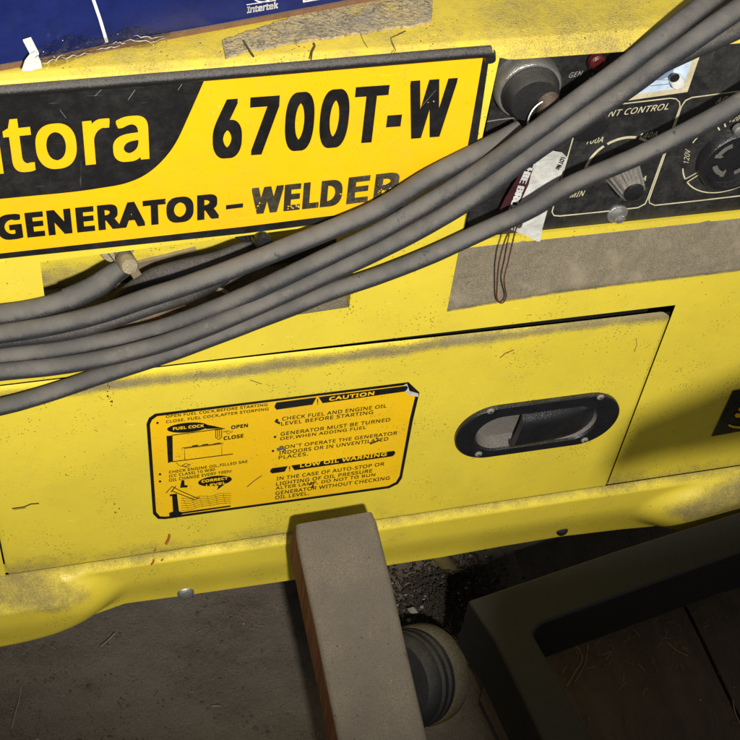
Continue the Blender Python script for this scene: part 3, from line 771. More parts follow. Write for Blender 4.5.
ln([(588, 109.5), (621, 104), (670, 98.2), (676, 98.8), (679.5, 102), (680, 107), (663, 156), (647.5, 199), (645, 204), (638, 207.6), (600, 212), (560, 216), (554, 215.5), (552, 212), (558, 190), (572.5, 140), (581, 113), (588, 109.5)])
ln([(790, 86), (740, 91), (692, 97.5), (685.5, 100.5), (681.5, 106.5), (664.5, 156), (649, 199.5), (649.5, 203), (655, 205.3), (700, 200.5), (740, 195.8), (800, 189)])
ln([(487, 121.5), (500, 119.5), (516, 117.7)], 1.0, 'faded')
cc = P(619.5, 166, yk); CR = abs(P(585.5, 169, yk).x - cc.x)
def arc(c, r, a0, a1, w, m, yy=yk, n=18):
    vs = []
    for k in range(n + 1):
        t = math.radians(lerp(a0, a1, k / n))
        for rr in (r - w / 2, r + w / 2): vs.append(Vector((c.x + rr * math.cos(t), yy, c.z + rr * math.sin(t))))
    mb.add(vs, [[2 * k, 2 * k + 1, 2 * k + 3, 2 * k + 2] for k in range(n)], m)
arc(cc, CR, 190, 130, .0016, 'cream'); arc(cc, CR, 124, 76, .0016, 'cream'); arc(cc, CR, 70, 10, .0016, 'cream')
sc_ = P(733, 153, yk); SR = abs(P(684, 160, yk).x - sc_.x)
for a0, a1 in ((196, 214), (160, 128), (119, 88), (60, 10), (220, 350)): arc(sc_, SR, a0, a1, .0007, 'cream')
for a in (214, 220, 128, 119):
    t = math.radians(a); vs = []
    for rr in (SR * .76, SR): 
        for q in (-.00035, .00035): vs.append(Vector((sc_.x + rr * math.cos(t) - q * math.sin(t), yk, sc_.z + rr * math.sin(t) + q * math.cos(t))))
    mb.add(vs, [[0, 1, 3, 2]], 'cream')
mb.text('120V', (688.5, 164), (690.5, 150), 5.2, 'cream', yk, lean=(-5.2, -1.2))
TT('120V', (729, 122.5), (744, 119), 5.6)
panel = mb.build('control_panel', gen, gen, bevel=-1)
# current knob
mb = MB(); kc = P(620, 167, yc)
mb.lathe(kc, (0, -1, 0), [(0, .0100), (.002, .0100), (.0025, .0094), (.016, .0070), (.0185, .0064), (.0190, .0056)], 'grey_plastic', 72, lambda k, h: 1.0 if h < .0022 or h > .0187 else (1.0 if (k % 6) < 3 else .90))
mb.lathe(kc + Vector((0, -.0190, 0)), (0, -1, 0), [(0, .0054), (.0012, .0051), (.0017, .0040)], 'black_plastic', 24)
t = MB
mb.build('current_knob', panel, gen, bevel=-1)
# twist-lock outlet
mb = MB(); sk = P(731, 155.5, yc); r0 = SR * .72
mb.lathe(sk, (0, -1, 0), [(0, r0), (.0055, r0 * .98), (.0065, r0 * .93), (.0065, r0 * .84), (.0025, r0 * .80), (.0025, .0001)], 'black_plastic', 48)
for a0 in (20, 110, 200, 290):
    vs = []; n = 8
    for k in range(n + 1):
        tt = math.radians(a0 + 48 * k / n)
        for rr in (r0 * .44, r0 * .58): vs.append(Vector((sk.x + rr * math.cos(tt), sk.y - .0031, sk.z + rr * math.sin(tt))))
    mb.add(vs, [[2 * k, 2 * k + 1, 2 * k + 3, 2 * k + 2] for k in range(n)], 'grey_plastic')
    tt = math.radians(a0 + 48); vs = [Vector((sk.x + rr * math.cos(tt + q), sk.y - .0031, sk.z + rr * math.sin(tt + q))) for rr, q in ((r0 * .34, .0), (r0 * .62, .0), (r0 * .60, .20), (r0 * .40, .18))]
    mb.poly(vs, 'grey_plastic')
mb.lathe(P(738, 128, yc - .005), (0, -1, 0), [(0, .0032), (.0025, .0030), (.0030, .002)], 'steel', 16)
mb.build('outlet', panel, gen, bevel=-1)
# meter window
mb = MB(); mq = [(641, 50), (706, 38), (687.5, 92), (625, 101)]
cen = Vector((sum(a for a, b in mq) / 4, sum(b for a, b in mq) / 4))
sh_ = lambda k: [tuple(cen + (Vector(q) - cen) * k) for q in mq]
mb.slab([P(a, b, yc - .004) for a, b in sh_(1)], (0, .004, 0), 'bezel')
mb.poly([P(a, b, yc - .0043) for a, b in sh_(.80)], 'meter_face')
mb.line([(640, 84), (655, 80), (668, 80)], .7, 'greyink', yc - .0046); mb.line([(650, 86), (669, 84)], .9, 'greyink', yc - .0046)
mb.poly([P(a, b, yc - .0045) for a, b in ((652, 72), (674, 68), (672, 76), (660, 80), (652, 79))], 'greyink')
mb.lathe(P(674.5, 77.5, yc - .0043), (0, -1, 0), [(0, .0032), (.0045, .0032), (.005, .0028)], 'white', 24)
mb.lathe(P(674.5, 77.5, yc - .0093), (0, -1, 0), [(0, .0024), (.0006, .0023)], 'rubber', 20)
mb.build('meter_window', panel, gen, bevel=-1)
mb = MB()
mb.lathe(P(596, 59.5, yc), (0, -1, 0), [(0, .0052), (.004, .0050), (.004, .0040)], 'black_plastic', 24)
mb.lathe(P(596, 59.5, yc - .004), (0, -1, 0), [(0, .0040), (.0025, .0038), (.0035, .0026)], 'red', 24)
mb.build('push_button', panel, gen, bevel=-1)
mb = MB()
mb.lathe(P(588, 122, yc), (0, -1, 0), [(0, .0098), (.003, .0096), (.0045, .0084), (.005, .005)], 'rubber', 32)
mb.build('welding_outlet', panel, gen, bevel=-1)
screw(P(617, 213, yc), (0, -1, 0), .0032, 'steel', panel, 'screw', hexh=True, washer=.0056)
# outlet ring the plug sits in
mb = MB(); oc = P(524, 80, yc); 
mb.lathe(oc, (0, -1, 0), [(0, .0155), (.003, .0158), (.0075, .0156), (.0085, .0148), (.0085, .0138), (.002, .0136)], 'steel', 48)
mb.build('outlet_ring', panel, gen, bevel=-1)

# ---- terminals inside the pocket
def terminal(px, py, mat, name='weld_terminal'):
    mb = MB(); c = P(px, py, -.002); ax = Vector((.12, -.80, .30)).normalized()
    mb.lathe(c - ax * .045, ax, [(0, .0032), (.045, .0032), (.047, .0026)], mat, 20)
    mb.lathe(c - ax * .022, ax, [(0, .0088), (.0015, .0090), (.002, .0086)], mat, 28)
    mb.lathe(c - ax * .020, ax, [(0, .0062), (.006, .0062), (.007, .0055)], mat, 6)
    mb.lathe(c - ax * .004, ax, [(0, .0042), (.0085, .0042), (.0095, .0036)], mat, 28)
    for sgn in (-1, 1):
        d = Vector((.38, 0, -.9)).normalized() * sgn
        mb.add(box_pts(c - ax * .009 + d * .009, d * .007, d.cross(ax).normalized() * .0022, ax * .0016), BOXF, mat)
    return mb.build(name, gen, gen)
terminal(127, 262, 'brass'); terminal(262, 240, 'black_plastic')

mb = MB()
mb.slab([P(a, b, .0345) for a, b in ((112, 278), (150, 270), (250, 256), (345, 240), (352, 300), (240, 330), (100, 345))], (0, .001, 0), 'void')  # dark sheet over the back wall paints the pocket's shade
mb.slab([P(a, b, .034) for a, b in ((118, 268), (196, 249), (200, 262), (122, 276))], (0, .003, 0), 'brass')
mb.slab([P(a, b, .022) for a, b in ((170, 300), (186, 262), (192, 262), (178, 303))], (0, .002, 0), 'steel')
mb.slab([P(a, b, .012) for a, b in ((133, 323), (150, 310), (163, 303), (160, 312), (146, 321))], (0, .001, 0), 'redmark')
mb.slab([P(a, b, .013) for a, b in ((120, 332), (150, 316), (180, 300), (186, 306), (158, 322), (124, 340))], (0, .001, 0), 'card')
mb.tube(spline([P(a, b, y) for a, b, y in ((196, 300, .03), (210, 290, .02), (226, 292, .014), (232, 306, .016), (222, 318, .02))], 6), .0011, 'brass', 8)
mb.build('terminal_bracket', gen, gen, bevel=-1)
# ---- wheel under the machine
M['rimdust'] = dusty('chalky_rim', (.10, .075, .015), (.125, .112, .09), .46, .62, .8, 0, .55, .1, .3, .95)
wax = cam2w((-.62, .02, -.78)); wc = G(430, 672, GZ + .040)
mb = MB()
mb.lathe(wc, wax, [(.016, .0305), (.017, .0325), (.021, .0328), (.0225, .0305), (.024, .0325), (.028, .0328), (.0295, .0305), (.031, .0322), (.036, .0318), (.040, .028), (.041, .012)], 'tyre', 64)
wheel = mb.build('wheel', gen, gen)
mb = MB()
mb.lathe(wc, wax, [(-.004, .012), (-.002, .030), (.000, .0320), (.003, .0336), (.013, .0339), (.0155, .0328), (.0165, .030)], 'rimdust', 64)
mb.build('rim', wheel, gen)

# ------------------------------------------------------------------ cables (each one a thing)
def cable(name, pts, r, label, mat='cable', dust=None):
    path = spline([G(a, b, TOPZ + .0085) if y == 't' else P(a, b, y) for a, b, y in pts], 12)
    if r == 'v': r = [lerp(lerp(.0044, .0045, sst(.0, .09, p.x)), .0061, sst(.09, .28, p.x)) for p in path]
    o = MB(); o.tube(path, r, mat, 22, wob=.02)
    ob = o.build(name)
    return tag(ob, label, 'cable', 'grey welding cables draped over the machine')
def rebase(o):
    c = sum((v.co for v in o.data.vertices), Vector()) / len(o.data.vertices)
    o.data.transform(Matrix.Translation(-c)); o.location = c
R_ = .0055
cs = []
cs.append(cable('welding_cable', [(-240, 372, -.014), (-80, 345, -.014), (0, 334, -.014), (50, 326, -.014), (100, 314, -.015), (150, 297, -.016), (185, 286, -.016), (235, 268, -.016), (285, 248, -.015), (335, 228, -.013), (380, 208, -.012), (430, 177, -.010), (480, 151, -.007), (505, 138, -.004), (520, 130, -.002)], .0046, 'grey cable that runs nearest below the name plate and curls up into the round plug'))
cs.append(cable('welding_cable', [(-240, 388, -.006), (-80, 366, -.006), (0, 357, -.006), (50, 351, -.006), (100, 342, -.005), (150, 331, -.004), (185, 320, -.006), (235, 300, -.009), (285, 277, -.013), (335, 253, -.014), (380, 231, -.014), (430, 202, -.014), (480, 171, -.016), (530, 135, -.019), (580, 98, -.015), (630, 62, -.014), (662, 37, -.012), (708, 2, 't'), (760, -38, 't'), (860, -100, 't')], 'v', 'grey cable crossing the red button and running out highest at the upper right'))
cs.append(cable('welding_cable', [(-240, 400, -.014), (-80, 382, -.014), (0, 372, -.014), (50, 367, -.014), (100, 359, -.014), (150, 347, -.014), (185, 336, -.014), (235, 316, -.014), (285, 294, -.014), (335, 271, -.013), (380, 250, -.012), (430, 224, -.012), (480, 193, -.012), (530, 155, -.012), (580, 121, -.010), (630, 87, -.010), (662, 63, -.012), (708, 30, -.012), (740, 8, 't'), (790, -26, 't'), (880, -80, 't')], 'v', 'grey cable crossing the meter window, second from the top where they leave at the right'))
cs.append(cable('welding_cable', [(-240, 470, -.010), (-80, 424, -.010), (0, 407, -.010), (50, 393, -.008), (100, 376, -.006), (150, 360, -.006), (190, 346, -.006), (240, 327, -.006), (290, 308, -.007), (330, 292, -.008), (380, 275, -.008), (430, 255.5, -.009), (480, 232.5, -.009), (530, 209.5, -.010), (572, 184.5, -.011), (630, 159.5, -.013), (657, 146.5, -.013), (706, 122, -.013), (745, 100, -.014), (800, 70, -.018), (900, 20, -.025)], 'v', 'lowest grey cable, passing over the current knob and across the paper tag'))
cs.append(cable('welding_cable', [(-240, 384, .0), (-80, 352, .0), (0, 340, -.002), (60, 333, -.003), (100, 324, -.004), (150, 307, -.002), (185, 296, .006), (215, 282, .020), (240, 262, .032)], .0041, 'thin dark cable tucked under the first one and ending inside the terminal pocket', 'cable_dark'))
cs.append(cable('welding_cable', [(575, 126, .004), (600, 106, -.002), (625, 88, -.005), (655, 67, -.006), (690, 50, -.005), (715, 39, -.006), (745, 25, -.004), (800, -6, 't'), (880, -50, 't')], .0046, 'short cable half hidden behind the others between the meter and the upper right', 'cable_dark'))
for o in cs: rebase(o)
cs[0].data.materials  # keep
# lug cable with crimped lug
lug = thing('lug_cable', P(0, 318, .006), 'short grey cable with a crimped lug bolted to the brass terminal', 'cable', 'grey welding cables draped over the machine')
def lb(mbx, name): return mbx.build(name, lug, lug)
mb = MB(); pth = spline([P(a, b, y) for a, b, y in ((-240, 350, -.01), (-60, 322, -.008), (0, 315, -.006), (40, 308, -.004), (72, 298, .0))], 10)
mb.tube(pth, .0050, 'cable', 20, wob=.02); lb(mb, 'cable_sheath')
mb = MB(); pth = spline([P(a, b, y) for a, b, y in ((66, 300, -.001), (85, 292, .001), (100, 284, .003), (113, 274, .006), (126, 265, .008))], 8)
n = len(pth); mb.tube(pth, [.0056 if i < n * .55 else lerp(.0056, .0038, (i - n * .55) / (n * .45)) for i in range(n)], 'cable', 18)
lb(mb, 'crimped_lug')
lug2 = MB(); pth = spline([P(a, b, y) for a, b, y in ((120, 300, .016), (150, 279, .014), (180, 269, .012), (215, 261, .010), (240, 252, .010), (262, 247, .012))], 8)
lug2.tube(pth, [.0046] * (len(pth) - 8) + [lerp(.0046, .003, k / 7) for k in range(8)], 'cable_dark', 16)
o = lug2.build('cable_lug'); tag(o, 'dark crimped lug fixed to the black terminal in the pocket', 'cable lug'); rebase(o)

# plug in the round outlet
plug = thing('power_plug', oc + Vector((0, -.004, 0)), 'round dusty black plug pushed into the silver ringed outlet', 'plug')
mb = MB()
mb.lathe(oc + Vector((0, -.0035, 0)), (0, -1, 0), [(0, .0130), (.0045, .0133), (.0050, .0138), (.0062, .0138), (.0070, .0130), (.0105, .0125), (.0122, .0110), (.0128, .005)], 'plugrub', 48) if 'plugrub' in M else None
M['plugrub'] = dusty('dusty_plug_rubber', (.013, .013, .014), (.060, .055, .048), .45, .95, .5, 0, 1.9, .35)
mb = MB()
mb.lathe(oc + Vector((0, -.0035, 0)), (0, -1, 0), [(0, .0130), (.0045, .0133), (.0050, .0138), (.0062, .0138), (.0070, .0130), (.0105, .0125), (.0122, .0110), (.0128, .005)], 'plugrub', 48)
mb.build('plug_body', plug, plug)
mb = MB()
b0 = oc + Vector((0, -.0125, 0))
pth = spline([b0 + Vector((.0050, .010, .004)), b0 + Vector((.0062, .001, .001)), b0 + Vector((.0070, -.006, -.006)), b0 + Vector((.0060, -.006, -.015)), b0 + Vector((.0030, -.001, -.026)), b0 + Vector((-.002, .006, -.036))], 7)
n = len(pth); mb.tube(pth, [lerp(.0060, .0050, i / n) for i in range(n)], 'boot', 20)
mb.build('cord_boot', plug, plug)
mb = MB()
rc = b0 + Vector((.0065, -.008, -.008)); vs = []
pth = [rc + Vector((.0098 * math.cos(t), .003 * math.sin(t), .0098 * math.sin(t))) for t in [2 * PI * k / 40 for k in range(41)]]
mb.tube(pth, .0005, 'steel', 8, False)
mb.build('wire_ring', plug, plug)

# paper tag on a wire
ytg = .003
tg = thing('auction_tag', P(520, 224, ytg), 'white and maroon paper lot tag hanging on a wire loop below the plug', 'tag')
mb = MB()
def tp(a, b): 
    q = P(a, b, ytg); t = (b - 150) / 90
    return q + Vector((0, .004 * math.sin(t * 3) + .0015 * math.sin(a * .12), 0))
def tpl(k): return lambda a, b: tp(a, b) + Vector((0, -k, 0))
def tpoly(pts, m, k):
    mb.poly([tpl(k)(a, b) for a, b in pts], m)
# the sheet in narrow strips so that it can bend
Ls = [(536, 150), (527, 170), (516, 186), (507, 201), (501, 214), (506, 226), (513, 231), (528, 238), (538, 243.5)]
Rs = [(561, 150.5), (568, 158), (564, 172), (561, 181), (557, 193), (552, 207), (548, 220), (544, 232), (541, 243.5)]
fr_ = [.12, .30, .38, .46, .40, .0, .0, .0, .0]
def tm(i): return tuple(Vector(Ls[i]).lerp(Vector(Rs[i]), fr_[i]))
for i in range(len(Ls) - 1):
    if i < 5: tpoly([Ls[i], tm(i), tm(i + 1), Ls[i + 1]], 'maroon', 0)
    if i < 5: tpoly([tm(i), Rs[i], Rs[i + 1], tm(i + 1)], 'paper', 0)
    else: tpoly([Ls[i], Rs[i], Rs[i + 1], Ls[i + 1]], 'paper', 0)
mb.text('RITCHIE BROS', (537, 150), (508, 214), 10, 'white', bold=.5, lean=(7.5, 3.0), plane=tpl(.0010), space=1.0)
mb.text('LOT No', (560.5, 155), (556, 169.5), 3, 'ink', bold=.15, lean=(4.0, 1.0), plane=tpl(.0010))
hole = [(519.5 + 3.8 * math.cos(2 * PI * k / 16), 225 + 3.4 * math.sin(2 * PI * k / 16)) for k in range(16)]
tpoly(hole, 'void', .0012)
mb.build('tag_paper', tg, tg, bevel=-1)
mb = MB()
mb.tube(spline([P(a, b, y) for a, b, y in ((524, 212, -.004), (517, 226, -.003), (513, 240, -.003), (508, 262, -.004), (504, 280, -.006), (506, 296, -.005), (502, 303, -.005), (497, 299, -.005), (497, 285, -.005), (499, 262, -.004), (505, 240, -.003), (512, 225, -.003), (518, 210, -.004))], 6), .00042, 'wire', 8)
mb.build('tag_wire', tg, tg)

# ------------------------------------------------------------------ carton on top
A = G(-160, 97, TOPZ + .001); B = G(372, 1.5, TOPZ + .001)
A = G(0, 71, TOPZ + .001); ux = (B - A).normalized(); A = A - ux * .10; Bx = B + ux * .16
uy = Vector((-ux.y, ux.x, 0)); Hb = .16
if uy.y < 0: uy = -uy
bx = thing('carton', A.lerp(Bx, .5), 'glossy blue printed cardboard carton lying on top of the machine', 'box')
mb = MB()
W_ = (Bx - A).length
mb.add([A, Bx, Bx + uy * .2, A + uy * .2] + [q + Vector((0, 0, .0022)) for q in (A, Bx, Bx + uy * .2, A + uy * .2)], [[0, 1, 2, 3], [4, 5, 6, 7], [0, 1, 5, 4], [1, 2, 6, 5], [2, 3, 7, 6], [3, 0, 4, 7]], 'card')
q0 = Vector((0, 0, .0024)); off = -uy * -.0015
def bfn(u, v):
    w = .0010 * noise.noise(Vector((u * 9, v * 5, 2)))
    return A + ux * W_ * u + uy * (.001 + w) + Vector((0, 0, .0024 + Hb * v)), 0
mb.grid(bfn, 80, 30, 'blue')
c0 = [A, Bx, Bx + uy * .2, A + uy * .2]; up_ = Vector((0, 0, Hb + .0024))
for i in (1, 2, 3):
    a, b = c0[i], c0[(i + 1) % 4]; mb.add([a + q0, b + q0, b + up_, a + up_], [[0, 1, 2, 3]], 'blue')
mb.add([q + up_ for q in c0], [[0, 1, 2, 3]], 'blue')
carton_body = mb.build('carton_body', bx, bx, bevel=-1)
nF = uy                                                     # front face plane through A with normal -uy
def onbox(k):
    def f(a, b):
        r = ray(a, b); p0 = A - uy * k; return CAM + r * ((p0 - CAM).dot(uy) / r.dot(uy))
    return f
mb = MB(); ob = onbox(.0012)
mb.line([(80, -38), (93.5, 0), (100, 19), (107, 42.5)], 3.2, 'white', 0, plane=ob)
mb.build('carton_stripe', bx, bx, bevel=-1); mb = MB()
mb.text('Intertek', (247, 13.4), (278, 8.2), 7, 'white', bold=.35, plane=ob)
mb.line([(246.5, 4.8), (276, .2)], .9, 'white', 0, plane=ob)
cx, cy = 262, -6
mb.line([(cx + 10 * math.cos(t), cy + 8 * math.sin(t)) for t in [2 * PI * k / 24 for k in range(24)]], 1.4, 'white', 0, True, plane=ob)
mb.build('carton_logo', bx, bx, bevel=-1); mb = MB()
mb.poly([ob(a, b) for a, b in ((302.5, -8), (330, -12), (330, -2), (303, 2.6))], 'white')
mb.line([(335, -3.5), (340, -4.2)], 3.0, 'white', 0, plane=ob)
mb.line([(305, .2), (318, -1.8)], .8, 'ink', 0, plane=onbox(.0014))
mb.build('carton_print', bx, bx, bevel=-1)
# crumpled clear film along the bottom edge
mb = MB()
def film(u, v):
    a = lerp(34, 172, u); lo = lerp(69, 41, u) + 3 * math.sin(u * 9); hi = lerp(44, 26, u) + 4 * math.sin(u * 14 + 1)
    lo -= 6 * sst(.85, 1, u); p = onbox(.004 + .004 * (1 - v) + .0035 * noise.noise(Vector((u * 14, v * 3, 5))) + .002 * noise.noise(Vector((u * 40, v * 9, 1))))(a, lerp(lo, hi, v))
    p.z = max(p.z, TOPZ + .0015 + .001 * v)
    return p, 0
mb.grid(film, 90, 14, 'film')
for (u0, v0, u1, v1) in ((.05, .25, .22, .42), (.20, .30, .42, .20), (.45, .35, .62, .22), (.58, .55, .66, .30), (.66, .45, .95, .35), (.72, .62, .93, .60)):  # thin white threads painted in as highlight streaks on the film
    mb.tube([film(lerp(u0, u1, k / 8), lerp(v0, v1, k / 8) + .05 * math.sin(k * 2.1 + u0 * 9))[0] - uy * .0004 for k in range(9)], [.00005 + .00015 * math.sin(PI * k / 8) for k in range(9)], 'tape_glint', 5)
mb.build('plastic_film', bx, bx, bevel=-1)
mb = MB()
o5 = onbox(.010); o6 = onbox(.005)
mb.slab([o6(23, 41), o6(31, 38.5), o5(39, 54), o5(36, 60), o5(31, 56)], (0, .0006, .0003), 'tape_glint')
mb.slab([o5(31, 54), o5(36, 52), o5(41, 62), o5(42, 68), onbox(.012)(30, 71.5), onbox(.012)(22, 71), o5(25, 62)], (0, .0006, .0003), 'tape_glint')
mb.slab([o6(28, 46), o6(33, 45), o5(38, 56), o5(35, 58)], (0, -.0006, .0004), 'recess_dust')
mb.build('torn_tape', bx, bx, bevel=-1)

# ------------------------------------------------------------------ leaning timber
d_ = cam2w((.228, .95, -.40)); w_ = cam2w((.965, -.140, .215))
top0 = P(294, 524, -.034); 
wlen = .0475
t_ = w_.cross(d_).normalized()
if t_.dot(FWD) < 0: t_ = -t_                                # thickness goes away from the camera
Lz = (top0.z - GZ) / -d_.z + .02 if d_.z < 0 else .5
mb = MB(); NL = 120; NW = 16
th = .042
prof = []                                                   # rounded rectangle section (w, t, dust)
rr = .0035
for cxn, cyn, a0 in ((wlen - rr, rr, -90), (wlen - rr, th - rr, 0), (rr, th - rr, 90), (rr, rr, 180)):
    for k in range(6):
        a = math.radians(a0 + 18 * k); prof.append((cxn + rr * math.cos(a), cyn + rr * math.sin(a)))
# refine long sides
def refine(pr, n=10):
    out = []
    for i in range(len(pr)):
        a, b = pr[i], pr[(i + 1) % len(pr)]; out.append(a)
        if math.hypot(a[0] - b[0], a[1] - b[1]) > .01:
            for k in range(1, n): out.append((lerp(a[0], b[0], k / n), lerp(a[1], b[1], k / n)))
    return out
prof = refine(prof); K = len(prof); vs = []; ds = []
for i in range(NL + 1):
    s_ = Lz * i / NL; e = .004 * sst(.008, 0, s_)
    for (a, b) in prof:
        aa = lerp(a, wlen / 2, e * 14); bb = lerp(b, th / 2, e * 14)
        p = top0 + w_ * aa + t_ * bb + d_ * s_
        p += (w_ * noise.noise(p * 25) + t_ * noise.noise(p * 31)) * .0007
        vs.append(p); ds.append(.75 if b < rr * .9 else (.28 if a < wlen * .5 else .2))
fs = [[i * K + k, i * K + (k + 1) % K, (i + 1) * K + (k + 1) % K, (i + 1) * K + k] for i in range(NL) for k in range(K)]
fs += [list(range(K - 1, -1, -1)), [NL * K + k for k in range(K)]]
mb.add(vs, fs, 'wood', ds, True)
tim = mb.build('timber_post', sharp=60); tag(tim, 'dusty square timber post leaning with its top against the yellow machine', 'timber'); rebase(tim)
print('timber d', d_, 'len', Lz)

# ------------------------------------------------------------------ black steel frame (lower right)
FZ = -.150
def F(a, b): return G(a, b, FZ)
fr = thing('steel_frame', F(600, 600), 'dusty black square-tube steel frame standing on the floor at the lower right', 'frame')
mb = MB(); DEP = Vector((0, 0, -.052))
ci = []
for k in range(6):
    t = k / 5; a = Vector((533, 634)); b = Vector((548, 621)); m_ = Vector((536.5, 624.5))
    ci.append(tuple(a * (1 - t) ** 2 + m_ * 2 * t * (1 - t) + b * t * t))
outer = [(468, 600.5), (620, 549), (760, 505), (930, 448), (930, 501), (740, 552)] + ci[::-1] + [(604, 760), (680, 900), (628, 900), (552, 760), (495, 641)]
mb.slab([F(a, b) for a, b in outer], DEP, 'black_steel')
mb.build('frame_tubes', fr, fr, bevel=.0016)
mb = MB()
e0 = F(460, 640); 
for a, b in ((880, 490), (640, 850)):
    c = F(a, b); mb.add(box_pts((c.x, c.y, (FZ - .052 + GZ) / 2), Vector((.012, 0, 0)), Vector((0, .012, 0)), Vector((0, 0, (FZ - .052 - GZ) / 2))), BOXF, 'black_steel')
    me_ = mb.build('leg', fr, fr); mb = MB()

LP = Vector((-0.13, -0.64, 0.63))
def between(p, t): return LP + (p - LP) * t
mb = MB()
g5 = [between(P(a, b, .0), .56) for a, b in ((604, 478), (614, 452), (634, 421), (690, 398), (740, 376), (930, 300), (930, 432), (740, 449), (660, 462))]
mb.slab(g5, Vector((.0, .003, -.003)), 'black_steel')
mb.build('shade_plate', fr, fr)  # added plate out of view, shaped to cast the shade beside the door
mb = MB()
tr_ = [between(F(a, b), .45) for a, b in ((474, 598), (490, 566), (560, 556), (640, 538), (740, 515), (960, 440), (1300, 500), (1300, 1000), (580, 1000), (490, 740))]
mb.slab(tr_, Vector((0, 0, -.002)), 'black_steel')
mb.build('lower_shade_plate', fr, fr)  # second added plate out of view, shades the frame and floor
mb = MB()
ua = between(P(1010, 330, 0), .56); 
mb.add(box_pts(Vector((ua.x, ua.y, (ua.z + .04 + GZ) / 2)), Vector((.016, 0, 0)), Vector((0, .016, 0)), Vector((0, 0, (ua.z + .04 - GZ) / 2))), BOXF, 'black_steel')
mb.build('upright', fr, fr, bevel=.0015)  # unseen post added to carry the shade plates
# ------------------------------------------------------------------ hose behind
mb = MB()
mb.tube(spline([P(a, b, y) for a, b, y in ((425, 540, .06), (448, 566, .05), (463, 580, .045), (485, 594, .04), (520, 606, .035), (580, 620, .03))], 10), .0055, 'hose', 16)
o = mb.build('hose'); tag(o, 'thin dirty yellow hose curving out from under the machine', 'hose'); rebase(o)

# ------------------------------------------------------------------ floor, boards, grit, straws
mb = MB()
def gnd(u, v):
    X = lerp(-.95, .95, u); Y = lerp(-.75, .80, v)
    k = 1
    z = GZ + .0045 * noise.noise(Vector((X * 14, Y * 14, 1))) + .0016 * noise.noise(Vector((X * 60, Y * 60, 4))) + .0008 * noise.noise(Vector((X * 190, Y * 190, 9)))
    if X > .155: z -= .004
    return Vector((X, Y, z)), 0
mb.grid(gnd, 420, 340, 'floor')
o = mb.build('floor', bevel=-1); tag(o, kind='structure')
mb = MB()
b1 = [(505, 600), (660, 560), (700, 640), (757, 760), (560, 860), (480, 700)]
b2 = [(664, 559), (900, 500), (960, 720), (765, 800), (761, 760), (704, 640)]
for b in (b1, b2): mb.slab([G(x, y, GZ + .006) for x, y in b], (0, 0, -.012), 'board')
o = mb.build('floor_boards', bevel=-1); tag(o, kind='structure')

def lump(mbx, c, r, mat):
    vs = []
    ph = [rnd.uniform(.6, 1.2) for _ in range(6)]
    dirs = [Vector(q) for q in ((1, 0, 0), (-1, 0, 0), (0, 1, 0), (0, -1, 0), (0, 0, 1), (0, 0, -1))]
    rot = Matrix.Rotation(rnd.uniform(0, 6.3), 3, Vector((rnd.random(), rnd.random(), rnd.random() + .1)))
    vs = [Vector(c) + (rot @ (d * r * p)) * 1.0 for d, p in zip(dirs, ph)]
    for v in vs: v.z = c.z + (v.z - c.z) * .6
    mbx.add(vs, [[0, 2, 4], [2, 1, 4], [1, 3, 4], [3, 0, 4], [2, 0, 5], [1, 2, 5], [3, 1, 5], [0, 3, 5]], mat)
mb = MB()
for k in range(2600):
    a, b = rnd.uniform(-60, 800), rnd.uniform(560, 800)
    p = G(a, b, GZ)
    cl = noise.noise(Vector((p.x * 22, p.y * 22, 7)))
    if cl < rnd.uniform(-.35, .35): continue
    r = rnd.choice((.0005, .0006, .0008, .0011)) * rnd.uniform(.7, 1.4)
    if rnd.random() < .02: r *= 2
    p.z = GZ + r * .5 + (.006 if a > 500 else .0015) + .0035 * noise.noise(Vector((p.x * 14, p.y * 14, 1))) * (a <= 500)
    lump(mb, p, r, 'pale_grit' if rnd.random() < .05 else 'grit')
# heap of dirt and chaff between the timber and the frame
M['soil'] = dusty('dark_soil', (.022, .018, .012), (.050, .040, .028), .45, .85, .95)
for k in range(2600):
    a, b = rnd.gauss(445, 28), rnd.gauss(602, 22)
    p = G(a, b, GZ + .004); r = rnd.uniform(.0006, .0020)
    p.z += .012 * math.exp(-((a - 440) / 35) ** 2 - ((b - 600) / 28) ** 2) * rnd.random()
    lump(mb, p, r, 'soil' if rnd.random() < .97 else 'pale_grit')
lump(mb, G(413, 611, GZ + .016), .0042, 'pale_grit'); lump(mb, G(409, 620, GZ + .016), .0022, 'pale_grit')
o = mb.build('loose_dirt', bevel=-1); tag(o, kind='stuff')
mb = MB()
for k in range(400):                                        # fine chaff fibres
    if k < 220: a, b = rnd.gauss(445, 30), rnd.gauss(605, 26)
    elif k < 340: a, b = rnd.gauss(620, 60), rnd.gauss(640, 30)
    else: a, b = rnd.uniform(-10, 330), rnd.uniform(620, 760)
    p = G(a, b, GZ + .007); L_ = rnd.uniform(.002, .009); th_ = rnd.uniform(0, PI)
    if k >= 340: p.z -= .004; L_ *= .7
    d = Vector((math.cos(th_), math.sin(th_), rnd.uniform(-.1, .2))) * L_
    mid = p + d * .5 + Vector((rnd.uniform(-1, 1), rnd.uniform(-1, 1), 1)) * L_ * .15
    mb.tube([p, mid, p + d], rnd.uniform(.00012, .00028), 'straw' if rnd.random() < .72 else 'twig', 5)
o = mb.build('chaff', bevel=-1); tag(o, kind='stuff')
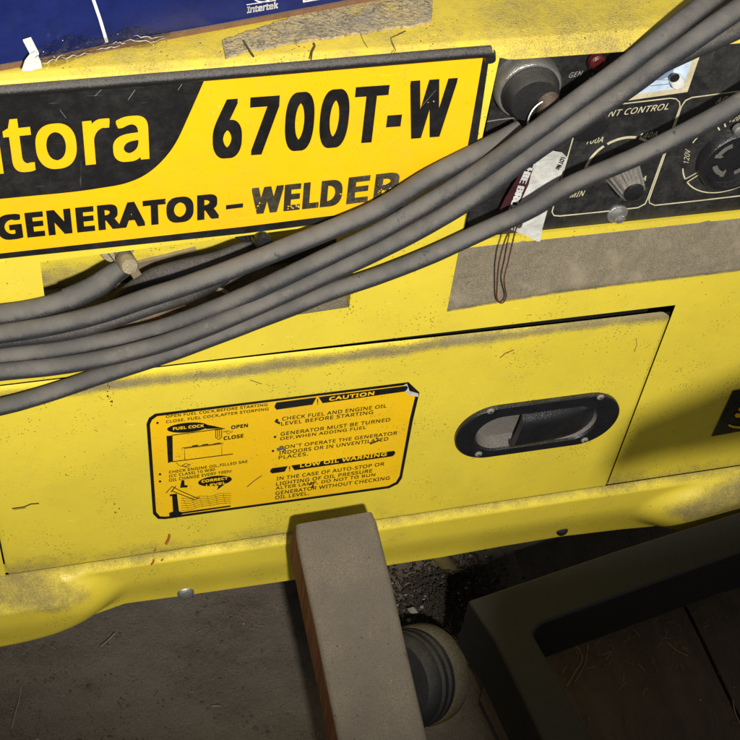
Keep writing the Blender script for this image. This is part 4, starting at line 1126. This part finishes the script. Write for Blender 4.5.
straws = [(((12, 728), (15, 714), (19, 700), (21, 686)), .0008, 'long straw lying at the far lower left of the floor'),
          (((101, 646), (108, 640), (115, 633)), .0009, 'short thick straw on the floor below the left foot of the machine'),
          (((567, 686), (575, 672), (582, 660), (578, 648), (570, 645)), .0007, 'curled straw inside the corner of the steel frame'),
          (((575, 682), (585, 664), (588, 644)), .0006, 'straight straw crossing the curled one in the frame corner'),
          (((733, 700), (735, 712), (742, 728)), .0008, 'pale straw on the floor board at the right edge'),
          (((667, 642), (676, 650), (688, 656)), .0007, 'straw lying beside the gap between the floor boards'),
          (((211, 706), (216, 705.6), (221, 706)), .0009, 'tiny pale straw on the floor left of the timber post')]
for pts, r, lab in straws:
    mb = MB(); mb.tube(spline([G(a, b, GZ + .0065) for a, b in pts], 5), r * .62, 'straw', 7)
    o = mb.build('straw'); tag(o, lab, 'straw', 'straws on the floor'); rebase(o)

# ------------------------------------------------------------------ camera, light, world
cam = bpy.data.cameras.new('camera'); co = bpy.data.objects.new('camera', cam); COL.objects.link(co)
cam.sensor_width = 36; cam.lens = FPX / 740 * 36; cam.clip_start = .02; cam.clip_end = 20
mw = Matrix((RIGHT, -DOWN, -FWD)).transposed().to_4x4(); mw.translation = CAM
co.matrix_world = mw; scene.camera = co
sp = bpy.data.lights.new('work_lamp', 'SPOT'); so = bpy.data.objects.new('work_lamp', sp); COL.objects.link(so)
sp.energy = 46; sp.spot_size = math.radians(50); sp.spot_blend = .85; sp.shadow_soft_size = .015; sp.color = (1.0, .96, .89)
so.location = LP; so.rotation_euler = (P(365, 175) - LP).to_track_quat('-Z', 'Y').to_euler(); so.scale = (1.5, 1, 1)
w = bpy.data.worlds.new('World'); scene.world = w; w.use_nodes = True
bg = w.node_tree.nodes['Background']; bg.inputs[0].default_value = (1.0, .98, .94, 1); bg.inputs[1].default_value = .20
scene.view_settings.view_transform = 'Standard'; scene.view_settings.look = 'None'
scene.view_settings.exposure = 0; scene.view_settings.gamma = 1
scene.render.engine = 'CYCLES'; scene.cycles.use_denoising = True; scene.cycles.max_bounces = 6
